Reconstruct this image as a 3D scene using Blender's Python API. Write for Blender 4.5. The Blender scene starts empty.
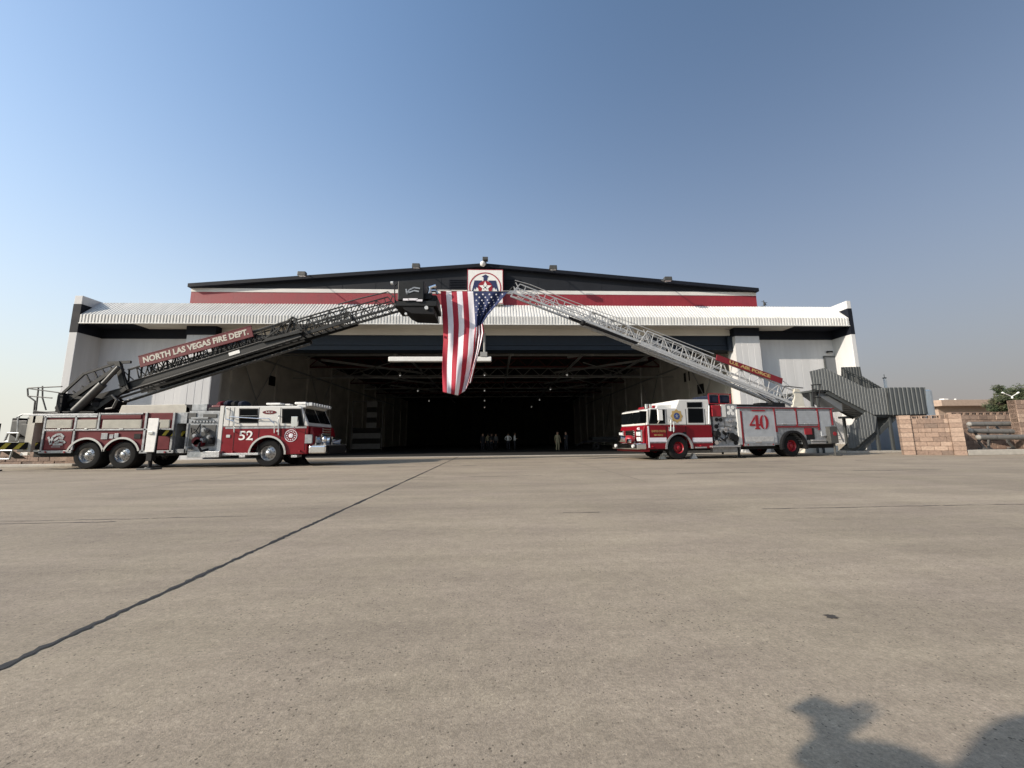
import bpy, bmesh, math, random
from mathutils import Vector, Matrix
random.seed(7)
SC = bpy.context.scene
COL = SC.collection
R = math.radians
# ------------------------------------------------------------------ camera
H, YAW, PIT, ROL, F = 1.05, R(2.7), R(8.3), R(0.6), 384.0
FW = Vector((math.sin(YAW)*math.cos(PIT), math.cos(YAW)*math.cos(PIT), math.sin(PIT)))
R0 = Vector((math.cos(YAW), -math.sin(YAW), 0))
U0 = R0.cross(FW)
RT = R0*math.cos(ROL) - U0*math.sin(ROL)
UP = U0*math.cos(ROL) + R0*math.sin(ROL)
CP = Vector((0, 0, H))
cd = bpy.data.cameras.new('camera'); cam = bpy.data.objects.new('camera', cd); COL.objects.link(cam)
cd.sensor_width = 36; cd.lens = 36*F/1024; cd.clip_start = 0.05; cd.clip_end = 3000
m = Matrix((RT, UP, -FW)).transposed().to_4x4(); m.translation = CP
cam.matrix_world = m; SC.camera = cam

def ray(px, py): return FW + RT*((px-512)/F) + UP*((384-py)/F)
def onY(px, py, Y):
    r = ray(px, py); return CP + r*(Y/r.y)
def onG(px, py, z=0):
    r = ray(px, py); return CP + r*((z-H)/r.z)

# ------------------------------------------------------------------ materials
def mat(name, col, rough=.6, metal=0, ns=6, na=.12, bump=0, bs=40, coat=0, emit=None, es=0, stretch=None, spec=None):
    M = bpy.data.materials.new(name); M.use_nodes = True
    nt = M.node_tree; b = nt.nodes['Principled BSDF']
    b.inputs['Roughness'].default_value = rough; b.inputs['Metallic'].default_value = metal
    if spec is not None: b.inputs['Specular IOR Level'].default_value = spec
    if coat: b.inputs['Coat Weight'].default_value = coat; b.inputs['Coat Roughness'].default_value = .06
    tc = nt.nodes.new('ShaderNodeTexCoord'); mp = nt.nodes.new('ShaderNodeMapping')
    nt.links.new(tc.outputs['Object'], mp.inputs[0])
    if stretch: mp.inputs['Scale'].default_value = stretch
    n = nt.nodes.new('ShaderNodeTexNoise'); n.inputs['Scale'].default_value = ns; n.inputs['Detail'].default_value = 6
    nt.links.new(mp.outputs[0], n.inputs[0])
    r = nt.nodes.new('ShaderNodeMapRange'); r.inputs[1].default_value = .3; r.inputs[2].default_value = .7
    r.inputs[3].default_value = 1-na; r.inputs[4].default_value = 1+na
    nt.links.new(n.outputs[0], r.inputs[0])
    mx = nt.nodes.new('ShaderNodeVectorMath'); mx.operation = 'SCALE'; mx.inputs[0].default_value = col[:3]
    nt.links.new(r.outputs[0], mx.inputs['Scale']); nt.links.new(mx.outputs[0], b.inputs['Base Color'])
    rr = nt.nodes.new('ShaderNodeMapRange'); rr.inputs[3].default_value = max(0, rough-.08); rr.inputs[4].default_value = min(1, rough+.1)
    nt.links.new(n.outputs[0], rr.inputs[0]); nt.links.new(rr.outputs[0], b.inputs['Roughness'])
    if bump:
        n2 = nt.nodes.new('ShaderNodeTexNoise'); n2.inputs['Scale'].default_value = bs; n2.inputs['Detail'].default_value = 4
        nt.links.new(tc.outputs['Object'], n2.inputs[0])
        bp = nt.nodes.new('ShaderNodeBump'); bp.inputs['Strength'].default_value = bump; bp.inputs['Distance'].default_value = .02
        nt.links.new(n2.outputs[0], bp.inputs['Height']); nt.links.new(bp.outputs[0], b.inputs['Normal'])
    if emit:
        b.inputs['Emission Color'].default_value = (*emit, 1); b.inputs['Emission Strength'].default_value = es
    return M

M = {}
M['white_wall'] = mat('white_wall', (.53, .53, .53), .7, ns=.6, na=.09, stretch=(3, 3, .35))
M['cream'] = mat('cream', (.62, .59, .52), .7, ns=.5, na=.06)
M['canopy'] = mat('canopy', (.60, .595, .57), .5, ns=.8, na=.10, stretch=(4, 1, 1))
M['navy'] = mat('navy', (.008, .010, .016), .7, ns=2, na=.2, spec=.2)
M['door_navy'] = mat('door_navy', (.012, .019, .030), .55, ns=2, na=.15, spec=.3)
M['slate'] = mat('slate', (.014, .016, .021), .7, ns=1, na=.15, spec=.25)
M['bandred'] = mat('bandred', (.22, .016, .026), .6, ns=1.5, na=.12)
M['bandwhite'] = mat('bandwhite', (.62, .60, .57), .6, ns=1, na=.05)
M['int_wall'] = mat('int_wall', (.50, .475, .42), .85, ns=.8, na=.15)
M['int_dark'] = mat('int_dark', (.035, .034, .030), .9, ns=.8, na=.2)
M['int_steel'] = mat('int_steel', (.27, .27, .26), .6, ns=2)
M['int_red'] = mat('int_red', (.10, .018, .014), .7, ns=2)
M['int_floor_shade'] = mat('int_floor_shade', (.022, .021, .02), .6, ns=1, na=.2)  # shade inside the door put into the floor's near-black colour
M['red'] = mat('fire_red', (.165, .003, .009), .35, ns=3, na=.1, spec=.3)
M['framered'] = mat('frame_red', (.17, .008, .014), .45, ns=3, na=.1)
M['rim'] = mat('polished_rim', (.40, .40, .40), .3, metal=.85, ns=8, na=.2)
M['pipe_end'] = mat('pipe_end', (.25, .24, .22), .7, ns=5)
M['maroon'] = mat('maroon_red', (.105, .004, .009), .45, ns=3, na=.12, spec=.3)
M['brightred'] = mat('bright_red', (.26, .008, .016), .4, ns=3, na=.08)
M['cabwhite'] = mat('cab_white', (.62, .61, .58), .3, ns=3, na=.04, coat=.4)
M['offwhite'] = mat('off_white', (.44, .42, .36), .6, ns=4, na=.1)
M['silver'] = mat('silver', (.30, .31, .32), .42, metal=.5, ns=7, na=.25)
M['shutter'] = mat('shutter_silver', (.42, .44, .46), .5, metal=.3, ns=3, na=.1)
M['alu'] = mat('aluminium', (.52, .52, .51), .42, metal=.35, ns=10, na=.15)
M['chrome'] = mat('chrome', (.75, .75, .75), .14, metal=1, ns=10, na=.06)
M['tread'] = mat('tread_plate', (.5, .5, .5), .35, metal=.8, ns=30, na=.3, bump=.4, bs=60)
M['black'] = mat('black_steel', (.010, .010, .011), .6, ns=5, na=.2, spec=.2)
M['charcoal'] = mat('charcoal_steel', (.010, .0105, .0105), .5, ns=6, na=.25, spec=.3)
M['greysteel'] = mat('grey_steel', (.055, .055, .052), .5, ns=6, na=.2)
M['rubber'] = mat('rubber', (.011, .011, .011), .9, ns=8, na=.25, bump=.2, spec=.2)
M['glass'] = mat('dark_glass', (.004, .005, .006), .12, ns=2, na=.1, spec=.04)
M['yellow'] = mat('yellow_paint', (.55, .47, .06), .5, ns=8, na=.1)
M['gold'] = mat('gold_lettering', (.42, .29, .11), .5, ns=8, na=.1)
M['white'] = mat('white_paint', (.74, .73, .70), .5, ns=8, na=.06)
M['blue'] = mat('blue_paint', (.03, .06, .2), .5, ns=8, na=.1)
M['flagred'] = mat('flag_red', (.30, .012, .03), .8, ns=5, na=.08)
M['flagwhite'] = mat('flag_white', (.70, .68, .72), .8, ns=5, na=.05)
M['flagblue'] = mat('flag_blue', (.014, .024, .085), .8, ns=5, na=.08)
M['rope'] = mat('rope', (.12, .11, .09), .9)
M['stair'] = mat('stair_grey', (.115, .122, .122), .6, ns=2, na=.1)
M['stairbox'] = mat('stair_box_grey', (.07, .078, .08), .6, ns=2, na=.1)
M['annex'] = mat('annex_grey', (.24, .26, .28), .7, ns=1)
M['stairdark'] = mat('stair_dark', (.05, .055, .055), .6, ns=2, na=.1)
M['doorgrey'] = mat('door_grey', (.12, .13, .14), .5, ns=2, na=.06)
M['kerb'] = mat('kerb_concrete', (.42, .39, .34), .85, ns=4, na=.12, bump=.2)
M['beige'] = mat('beige_wall', (.36, .27, .21), .85, ns=3, na=.1)
M['tank'] = mat('tank_white', (.60, .61, .60), .5, ns=3, na=.06)
M['pipe'] = mat('pipe_grey', (.10, .097, .092), .7, ns=5, na=.15)
M['hose'] = mat('hose_blue', (.004, .009, .026), .9, ns=20, na=.3)
M['skin'] = mat('skin', (.38, .22, .15), .6, ns=10, na=.08)
M['hair'] = mat('hair', (.03, .02, .015), .8, ns=30, na=.2)
M['shirtwhite'] = mat('shirt_white', (.7, .7, .68), .85, ns=10)
M['darkcloth'] = mat('dark_cloth', (.02, .022, .028), .9, ns=10)
M['khaki'] = mat('khaki_cloth', (.30, .27, .17), .9, ns=25, na=.3)
M['lampglow'] = mat('lamp_glow', (.8, .8, .75), .5, emit=(1, .96, .88), es=.35)
M['lens'] = mat('lens_glass', (.55, .56, .56), .15, ns=8, na=.1, coat=.5)
M['bark'] = mat('bark', (.10, .075, .05), .9, ns=12, na=.3, bump=.5)

def leafmat(name, a, b):
    m_ = bpy.data.materials.new(name); m_.use_nodes = True; nt = m_.node_tree; p = nt.nodes['Principled BSDF']
    n = nt.nodes.new('ShaderNodeTexNoise'); n.inputs['Scale'].default_value = 1.2
    tc = nt.nodes.new('ShaderNodeTexCoord'); nt.links.new(tc.outputs['Object'], n.inputs[0])
    r = nt.nodes.new('ShaderNodeValToRGB'); r.color_ramp.elements[0].position = .35; r.color_ramp.elements[1].position = .65
    r.color_ramp.elements[0].color = (*a, 1); r.color_ramp.elements[1].color = (*b, 1)
    nt.links.new(n.outputs[0], r.inputs[0]); nt.links.new(r.outputs[0], p.inputs['Base Color'])
    p.inputs['Roughness'].default_value = .7
    return m_
M['leaf'] = leafmat('leaf', (.022, .04, .014), (.075, .078, .036))

# ------------------------------------------------------------------ mesh builder
class MB:
    def __init__(s): s.v = []; s.f = []; s.m = []; s.cm = 0
    def add(s, vs, fs):
        o = len(s.v); s.v += [tuple(v) for v in vs]
        for f in fs: s.f.append([o+i for i in f]); s.m.append(s.cm)
        return s
    def mi(s, i): s.cm = i; return s
    def box(s, x0, x1, y0, y1, z0, z1):
        if x0 > x1: x0, x1 = x1, x0
        if y0 > y1: y0, y1 = y1, y0
        if z0 > z1: z0, z1 = z1, z0
        return s.add([(x, y, z) for z in (z0, z1) for y in (y0, y1) for x in (x0, x1)],
                     [(0, 2, 3, 1), (4, 5, 7, 6), (0, 1, 5, 4), (2, 6, 7, 3), (0, 4, 6, 2), (1, 3, 7, 5)])
    def prism(s, poly, y0, y1):            # poly in (x,z), extruded along y
        a = sum(poly[i][0]*poly[(i+1) % len(poly)][1]-poly[(i+1) % len(poly)][0]*poly[i][1] for i in range(len(poly)))
        if a < 0: poly = poly[::-1]
        n = len(poly)
        vs = [(x, y0, z) for x, z in poly]+[(x, y1, z) for x, z in poly]
        fs = [tuple(range(n)), tuple(range(2*n-1, n-1, -1))]
        fs += [(i, i+n, (i+1) % n+n, (i+1) % n) for i in range(n)]
        return s.add(vs, fs)
    def bar(s, p, q, w, h=None, up=(0, 0, 1)):
        h = h or w; p = Vector(p); q = Vector(q); a = (q-p).normalized(); u = Vector(up)
        if abs(a.dot(u)) > .98: u = Vector((0, 1, 0))
        b = a.cross(u).normalized(); c = b.cross(a)
        vs = [e + b*(w/2*i) + c*(h/2*j) for e in (p, q) for j in (-1, 1) for i in (-1, 1)]
        return s.add(vs, [(0, 1, 3, 2), (4, 6, 7, 5), (0, 4, 5, 1), (2, 3, 7, 6), (0, 2, 6, 4), (1, 5, 7, 3)])
    def tube(s, p, q, r, n=8, r2=None):
        p = Vector(p); q = Vector(q); r2 = r if r2 is None else r2
        a = (q-p).normalized(); u = Vector((0, 0, 1)) if abs(a.z) < .9 else Vector((0, 1, 0))
        b = a.cross(u).normalized(); c = a.cross(b)
        vs = [e + (b*math.cos(t*math.tau/n)+c*math.sin(t*math.tau/n))*rr for e, rr in ((p, r), (q, r2)) for t in range(n)]
        return s.add(vs, [(i, (i+1) % n, (i+1) % n+n, i+n) for i in range(n)]+[tuple(range(n-1, -1, -1)), tuple(range(n, 2*n))])
    def path(s, pts, r, n=6):
        for i in range(len(pts)-1): s.tube(pts[i], pts[i+1], r, n)
        for p in pts[1:-1]: s.ball(p, r, 6, 4)
        return s
    def ball(s, c, r, n=12, k=8, sc=(1, 1, 1)):
        vs = []; fs = []
        for j in range(k+1):
            ph = math.pi*j/k
            for i in range(n):
                t = math.tau*i/n
                vs.append((c[0]+r*sc[0]*math.sin(ph)*math.cos(t), c[1]+r*sc[1]*math.sin(ph)*math.sin(t), c[2]+r*sc[2]*math.cos(ph)))
        for j in range(k):
            for i in range(n): fs.append((j*n+i, (j+1)*n+i, (j+1)*n+(i+1) % n, j*n+(i+1) % n))
        return s.add(vs, fs)
    def lathe(s, c, prof, n=32):           # axis along y; prof list of (r, y)
        vs = []; fs = []
        for r, y in prof:
            for i in range(n):
                t = math.tau*i/n; vs.append((c[0]+r*math.cos(t), c[1]+y, c[2]+r*math.sin(t)))
        for j in range(len(prof)-1):
            for i in range(n): fs.append((j*n+i, (j+1)*n+i, (j+1)*n+(i+1) % n, j*n+(i+1) % n))
        return s.add(vs, fs)
    def quad(s, a, b, c, d): return s.add([a, b, c, d], [(0, 1, 2, 3)])

def obj(name, mb, mats, parent=None, bevel=0, smooth=False):
    me = bpy.data.meshes.new(name); me.from_pydata(mb.v, [], mb.f)
    if not isinstance(mats, (list, tuple)): mats = [mats]
    for k in mats: me.materials.append(M[k] if isinstance(k, str) else k)
    me.polygons.foreach_set('material_index', mb.m)
    bm = bmesh.new(); bm.from_mesh(me); bmesh.ops.recalc_face_normals(bm, faces=bm.faces); bm.to_mesh(me); bm.free()
    if smooth:
        for p in me.polygons: p.use_smooth = True
        try: me.set_sharp_from_angle(angle=R(38))
        except Exception: pass
    me.update()
    o = bpy.data.objects.new(name, me); COL.objects.link(o)
    if parent: o.parent = parent
    if bevel:
        b = o.modifiers.new('bevel', 'BEVEL'); b.width = bevel; b.segments = 2; b.limit_method = 'ANGLE'; b.angle_limit = R(40)
    return o
def tag(o, label=None, cat=None, group=None, kind=None):
    if label: o['label'] = label
    if cat: o['category'] = cat
    if group: o['group'] = group
    if kind: o['kind'] = kind
    return o
def empty(name, loc, rz=0, **k):
    o = bpy.data.objects.new(name, None); COL.objects.link(o); o.location = loc; o.rotation_euler = (0, 0, rz)
    o.empty_display_size = .3
    return tag(o, **k)
def tree_copy(o, parent=None):
    c = o.copy(); COL.objects.link(c); c.parent = parent
    for ch in o.children: tree_copy(ch, c)
    return c
def text(name, s, size, mt, parent, matrix, ext=.004, font_bold=0.0, wid=None, sx=1):
    cu = bpy.data.curves.new('t', 'FONT'); cu.body = s; cu.size = size; cu.extrude = ext; cu.offset = font_bold
    cu.align_x = 'CENTER'; cu.align_y = 'CENTER'; cu.resolution_u = 3
    to = bpy.data.objects.new('t', cu); COL.objects.link(to)
    bpy.context.view_layer.update()
    me = bpy.data.meshes.new_from_object(to.evaluated_get(bpy.context.evaluated_depsgraph_get()))
    bpy.data.objects.remove(to)
    xs = [v.co.x for v in me.vertices]; w = max(xs)-min(xs); k = (wid/w) if wid else sx
    me.transform(matrix @ Matrix.Diagonal((k, 1, 1, 1)))
    me.materials.clear(); me.materials.append(M[mt])
    me.name = name
    o = bpy.data.objects.new(name, me); COL.objects.link(o); o.parent = parent
    return o
def faceN(x, y, z, tilt=0):                # text plane facing -y at x,y,z ; tilt about y
    return Matrix.Translation((x, y, z)) @ Matrix.Rotation(-tilt, 4, 'Y') @ Matrix.Rotation(R(90), 4, 'X')

# ------------------------------------------------------------------ light, sky
AZ, EL = 68, 26
sd = Vector((math.sin(R(AZ))*math.cos(R(EL)), math.cos(R(AZ))*math.cos(R(EL)), -math.sin(R(EL))))
W = bpy.data.worlds.new('World'); SC.world = W; W.use_nodes = True
nt = W.node_tree; bg = nt.nodes['Background']
sky = nt.nodes.new('ShaderNodeTexSky'); sky.sky_type = 'NISHITA'; sky.sun_disc = False
sky.sun_elevation = R(EL); sky.sun_rotation = math.atan2(-sd.x, -sd.y) % math.tau
sky.air_density = 1.0; sky.dust_density = 3.0; sky.ozone_density = 1.2; sky.altitude = 600
# smoky air: the sky pales towards the horizon, brighter on the sun's side
def wn(t, **k):
    n = nt.nodes.new(t)
    for q, v in k.items(): setattr(n, q, v)
    return n
tc = wn('ShaderNodeTexCoord'); sxyz = wn('ShaderNodeSeparateXYZ'); nt.links.new(tc.outputs['Generated'], sxyz.inputs[0])
def mr(x, f0, f1, t0, t1, interp='SMOOTHSTEP'):
    n = wn('ShaderNodeMapRange', interpolation_type=interp); nt.links.new(x, n.inputs[0])
    for i, v in enumerate((f0, f1, t0, t1)): n.inputs[i+1].default_value = v
    return n.outputs[0]
gain = mr(sxyz.outputs[0], .75, -.35, 1.03, 1.9)
tint = wn('ShaderNodeVectorMath', operation='MULTIPLY'); nt.links.new(sky.outputs[0], tint.inputs[0]); tint.inputs[1].default_value = (.082, .0975, .104)
sc_ = wn('ShaderNodeVectorMath', operation='SCALE'); nt.links.new(tint.outputs[0], sc_.inputs[0]); nt.links.new(gain, sc_.inputs['Scale'])
hzm = wn('ShaderNodeMix', data_type='RGBA'); nt.links.new(mr(sxyz.outputs[0], .80, -.65, 0, 1), hzm.inputs[0])
hzm.inputs[6].default_value = (.27, .246, .236, 1); hzm.inputs[7].default_value = (.60, .59, .53, 1)
wid_ = mr(sxyz.outputs[0], .75, -.75, 2.35, 2.9, 'LINEAR')
ab_ = wn('ShaderNodeMath', operation='MAXIMUM'); nt.links.new(sxyz.outputs[2], ab_.inputs[0]); ab_.inputs[1].default_value = 0
ml_ = wn('ShaderNodeMath', operation='MULTIPLY'); nt.links.new(ab_.outputs[0], ml_.inputs[0]); nt.links.new(wid_, ml_.inputs[1])
pw_ = wn('ShaderNodeMath', operation='POWER'); nt.links.new(ml_.outputs[0], pw_.inputs[0]); pw_.inputs[1].default_value = 1.5
ng_ = wn('ShaderNodeMath', operation='MULTIPLY'); nt.links.new(pw_.outputs[0], ng_.inputs[0]); ng_.inputs[1].default_value = -1
ex_ = wn('ShaderNodeMath', operation='EXPONENT'); nt.links.new(ng_.outputs[0], ex_.inputs[0])
fin_ = wn('ShaderNodeMix', data_type='RGBA'); nt.links.new(ex_.outputs[0], fin_.inputs[0]); nt.links.new(sc_.outputs[0], fin_.inputs[6]); nt.links.new(hzm.outputs[2], fin_.inputs[7])
nt.links.new(fin_.outputs[2], bg.inputs[0]); bg.inputs[1].default_value = 1.0
L = bpy.data.lights.new('sun', 'SUN'); L.energy = 4.3; L.angle = R(.6); L.color = (1, .885, .755)
lo = bpy.data.objects.new('sun', L); COL.objects.link(lo)
lo.rotation_euler = sd.to_track_quat('-Z', 'Y').to_euler(); lo.location = (-20, -20, 30)
SC.view_settings.view_transform = 'Standard'; SC.view_settings.look = 'None'; SC.view_settings.gamma = 1
SC.view_settings.exposure = .42

# ------------------------------------------------------------------ ground
j0 = onG(0, 668); jx = j0.x
def ground_mat():
    m_ = bpy.data.materials.new('apron_concrete'); m_.use_nodes = True; nt = m_.node_tree; N = nt.nodes; K = nt.links.new
    p = N['Principled BSDF']; tc = N.new('ShaderNodeTexCoord')
    def noise(s, d=6, vec=None, rough=.6):
        n = N.new('ShaderNodeTexNoise'); n.inputs['Scale'].default_value = s; n.inputs['Detail'].default_value = d
        n.inputs['Roughness'].default_value = rough
        K(vec or tc.outputs['Object'], n.inputs[0]); return n.outputs[0]
    def rng(x, a, b, c, d):
        r = N.new('ShaderNodeMapRange'); r.inputs[1].default_value = a; r.inputs[2].default_value = b
        r.inputs[3].default_value = c; r.inputs[4].default_value = d; K(x, r.inputs[0]); return r.outputs[0]
    def mul(a, b):
        r = N.new('ShaderNodeMath'); r.operation = 'MULTIPLY'; K(a, r.inputs[0]); K(b, r.inputs[1]); return r.outputs[0]
    mp = N.new('ShaderNodeMapping'); mp.inputs['Scale'].default_value = (.12, .9, 1); K(tc.outputs['Object'], mp.inputs[0])
    a = rng(noise(.25, 5), .3, .7, .90, 1.10)
    a = mul(a, rng(noise(1.0, 6, mp.outputs[0]), .3, .7, .86, 1.12))
    a = mul(a, rng(noise(9, 8, rough=.75), .3, .7, .85, 1.12))
    a = mul(a, rng(noise(70, 5, rough=.8), .32, .68, .70, 1.26))
    a = mul(a, rng(noise(240, 3, rough=.8), .32, .68, .84, 1.14))
    # pits
    v = N.new('ShaderNodeTexVoronoi'); v.inputs['Scale'].default_value = 26; K(tc.outputs['Object'], v.inputs[0])
    wn = N.new('ShaderNodeTexWhiteNoise'); K(v.outputs['Color'], wn.inputs[0])
    thr = rng(wn.outputs[0], .55, 1.0, .0, .17)
    lt = N.new('ShaderNodeMath'); lt.operation = 'LESS_THAN'; K(v.outputs['Distance'], lt.inputs[0]); K(thr, lt.inputs[1])
    a = mul(a, rng(lt.outputs[0], 0, 1, 1, .62))
    v3 = N.new('ShaderNodeTexVoronoi'); v3.inputs['Scale'].default_value = 60; K(tc.outputs['Object'], v3.inputs[0])
    w3_ = N.new('ShaderNodeTexWhiteNoise'); K(v3.outputs['Color'], w3_.inputs[0])
    cl_ = rng(noise(1.3, 3), .35, .65, .45, 1.25)
    lt3 = N.new('ShaderNodeMath'); lt3.operation = 'LESS_THAN'; K(v3.outputs['Distance'], lt3.inputs[0]); K(mul(rng(w3_.outputs[0], .62, 1.0, .0, .34), cl_), lt3.inputs[1])
    a = mul(a, rng(lt3.outputs[0], 0, 1, 1, .42))
    v4 = N.new('ShaderNodeTexVoronoi'); v4.inputs['Scale'].default_value = 31; K(mp2.outputs[0], v4.inputs[0]) if False else K(tc.outputs['Object'], v4.inputs[0])
    w4_ = N.new('ShaderNodeTexWhiteNoise'); K(v4.outputs['Color'], w4_.inputs[0])
    lt4 = N.new('ShaderNodeMath'); lt4.operation = 'LESS_THAN'; K(v4.outputs['Distance'], lt4.inputs[0]); K(rng(w4_.outputs[0], .8, 1.0, .0, .22), lt4.inputs[1])
    a = mul(a, rng(lt4.outputs[0], 0, 1, 1, 1.35))
    # oil / rubber spots
    v2 = N.new('ShaderNodeTexVoronoi'); v2.inputs['Scale'].default_value = .32; v2.inputs['Randomness'].default_value = 1
    nd = noise(3, 4); md = N.new('ShaderNodeVectorMath'); md.operation = 'MULTIPLY_ADD'
    K(nd, md.inputs[0]); md.inputs[1].default_value = (.35, .35, 0); K(tc.outputs['Object'], md.inputs[2]); K(md.outputs[0], v2.inputs[0])
    a = mul(a, rng(v2.outputs['Distance'], .02, .07, .72, 1))
    # slab to slab tone
    sx_ = N.new('ShaderNodeVectorMath'); sx_.operation = 'MULTIPLY_ADD'; K(tc.outputs['Object'], sx_.inputs[0]); sx_.inputs[1].default_value = (1/6.1, 1/5.6, 0); sx_.inputs[2].default_value = (-jx/6.1+40, 40, 0)
    fl_ = N.new('ShaderNodeVectorMath'); fl_.operation = 'FLOOR'; K(sx_.outputs[0], fl_.inputs[0])
    ws_ = N.new('ShaderNodeTexWhiteNoise'); K(fl_.outputs[0], ws_.inputs[0]); a = mul(a, rng(ws_.outputs[0], 0, 1, .955, 1.04))
    mp3 = N.new('ShaderNodeMapping'); mp3.inputs['Scale'].default_value = (.5, 2.6, 1); mp3.inputs['Rotation'].default_value = (0, 0, .25); K(tc.outputs['Object'], mp3.inputs[0])
    a = mul(a, rng(noise(.9, 7, mp3.outputs[0], .7), .35, .65, .90, 1.08))
    a = mul(a, rng(noise(.55, 8, None, .72), .52, .72, 1.0, .84))
    a = mul(a, rng(noise(26, 4, None, .8), .34, .66, .87, 1.12))
    cm_ = N.new('ShaderNodeMix'); cm_.data_type = 'RGBA'; K(rng(noise(.6, 6, None, .7), .38, .62, 0, 1), cm_.inputs[0])
    cm_.inputs[6].default_value = (.330, .277, .206, 1); cm_.inputs[7].default_value = (.312, .258, .200, 1)
    vm = N.new('ShaderNodeVectorMath'); vm.operation = 'SCALE'; K(cm_.outputs[2], vm.inputs[0]); K(a, vm.inputs['Scale'])
    K(vm.outputs[0], p.inputs['Base Color']); p.inputs['Roughness'].default_value = .9; p.inputs['Specular IOR Level'].default_value = .25
    bp = N.new('ShaderNodeBump'); bp.inputs['Strength'].default_value = .6; bp.inputs['Distance'].default_value = .006
    K(noise(120, 5, rough=.8), bp.inputs['Height']); K(bp.outputs[0], p.inputs['Normal'])
    return m_
M['apron'] = ground_mat()
g = MB().quad((-700, -60, 0), (700, -60, 0), (700, 1500, 0), (-700, 1500, 0))
tag(obj('ground', g, 'apron'), 'pale concrete apron with sealed joints', kind='structure')
M['seal'] = mat('joint_sealant', (.02, .018, .016), .7, ns=20, na=.3)
def strip(name, pts, w, mt, z=.004, jit=0, label=None):
    b = MB(); n = len(pts)
    L_ = []
    for i, p in enumerate(pts):
        a = Vector(pts[min(i+1, n-1)])-Vector(pts[max(i-1, 0)]); a.normalize(); s = Vector((-a.y, a.x))
        ww = w*(1+random.uniform(-jit, jit)); o = random.uniform(-jit, jit)*w*.3
        L_.append(((p[0]+s.x*(ww/2+o), p[1]+s.y*(ww/2+o), z), (p[0]-s.x*(ww/2-o), p[1]-s.y*(ww/2-o), z)))
    for i in range(n-1): b.quad(L_[i][0], L_[i][1], L_[i+1][1], L_[i+1][0])
    return tag(obj(name, b, mt), label, kind='structure')
def seg(a, b, k): return [(a[0]+(b[0]-a[0])*i/k, a[1]+(b[1]-a[1])*i/k) for i in range(k+1)]
strip('expansion_joint', seg((jx, -4), (jx, 6), 260)+seg((jx, 6), (jx, 27.8), 120)[1:], .046, 'seal', jit=.55)
M['crack'] = mat('crack_dark', (.12, .10, .085), .9, ns=20, na=.3)
def broken(yy, w, cov, z):
    x = -34.0
    while x < 34:
        ln = random.uniform(.5, 3.2)
        if random.random() < cov:
            y0 = yy+random.uniform(-.02, .02); n_ = max(3, int(ln/.15))
            strip('expansion_joint', [(x+ln*i_/n_, y0+random.uniform(-.018, .018)) for i_ in range(n_+1)], w*random.uniform(.4, 1.2), 'crack', z=z, jit=.8)
        x += ln*random.uniform(.85, 1.1)
for yy, w, cov in ((onG(512, 514).y, .032, .8), (onG(512, 511.5).y, .03, .35), (onG(512, 476).y, .06, .6), (onG(512, 465).y, .08, .6)): broken(yy, w, cov, .0035)
M['stain'] = mat('oil_stain', (.245, .205, .155), .9, ns=30, na=.35); M['stain_dark'] = mat('dark_oil_stain', (.05, .043, .036), .8, ns=30, na=.3)
def stain(px, py, rx, ry, mt, seed, nb=1):
    rn = random.Random(seed); c_ = onG(px, py); b = MB()
    for q in range(nb):
        ox, oy = (0, 0) if nb == 1 else (rn.gauss(0, rx), rn.gauss(0, ry)); k_ = 1 if nb == 1 else rn.uniform(.03, .09)
        n_ = 18; ph = [1+rn.uniform(-.35, .3) for _ in range(n_)]
        pts = [(c_.x+ox+rx*k_*ph[i_]*math.cos(i_*math.tau/n_), c_.y+oy+ry*k_*ph[i_]*math.sin(i_*math.tau/n_), .003+.0004*(q % 9)) for i_ in range(n_)]
        b.add(pts, [tuple(range(n_))])
    tag(obj('ground_stain', b, mt), 'old stain on the concrete apron', kind='structure')
stain(831, 617, .035, .03, 'stain_dark', 1); stain(915, 626, .05, .03, 'stain', 4, 5)
for xx in (jx-6.1, jx-12.2, jx+6.1, jx+12.2, jx+18.3, jx+24.4):
    strip('expansion_joint', [(xx+random.uniform(-.01, .01), 9.6+i*.3) for i in range(60)], .02, 'crack', z=.003, jit=.5)
# ------------------------------------------------------------------ hangar
YF, YP, YW, YG, YD = 26.1, 26.9, 27.7, 27.35, 27.5
def mean(*a): return sum(a)/len(a)
hangar = empty('hangar', (-2, YW, 0), label='large white aircraft hangar with navy and red bands and its wide door open', cat='hangar')
HL = Vector((-2, YW, 0))
def hp(name, mb, mt, bevel=0, parent=None):
    mb.v = [(x-HL.x, y-HL.y, z) for x, y, z in mb.v]
    return obj(name, mb, mt, parent or hangar, bevel)
def arr(mb):                                 # world -> hangar local for later objects
    return mb
# key coordinates
lfo = mean(onY(74.6, 295.3, YF).x, onY(61.7, 383, YF).x); lfi = mean(onY(82.0, 295.3, YF).x, onY(70.8, 380.5, YF).x)
rfi = mean(onY(846.4, 300.7, YF).x, onY(851.0, 334.5, YF).x); rfo = mean(onY(851.8, 301, YF).x, onY(861.5, 366.7, YF).x)-.12
zfin = mean(onY(78, 295.5, YF).z, onY(849, 300.8, YF).z)
zb0 = mean(onY(70, 332.5, YF).z, onY(852, 333.8, YF).z); zb1 = mean(onY(73, 304, YF).z, onY(852, 308.5, YF).z)
zcb = mean(onY(79, 322.7, YF).z, onY(850, 325.2, YF).z); zct = mean(onY(80, 314.9, YF).z, onY(848, 317.4, YF).z)
zroof = mean(onY(100, 302.8, 27.25).z, onY(832, 306.4, 27.25).z)
plx0, plx1 = onY(187.0, 334, YP).x, onY(215.8, 334, YP).x
prx0, prx1 = onY(734.8, 337, YP).x, onY(759.0, 337, YP).x
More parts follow.
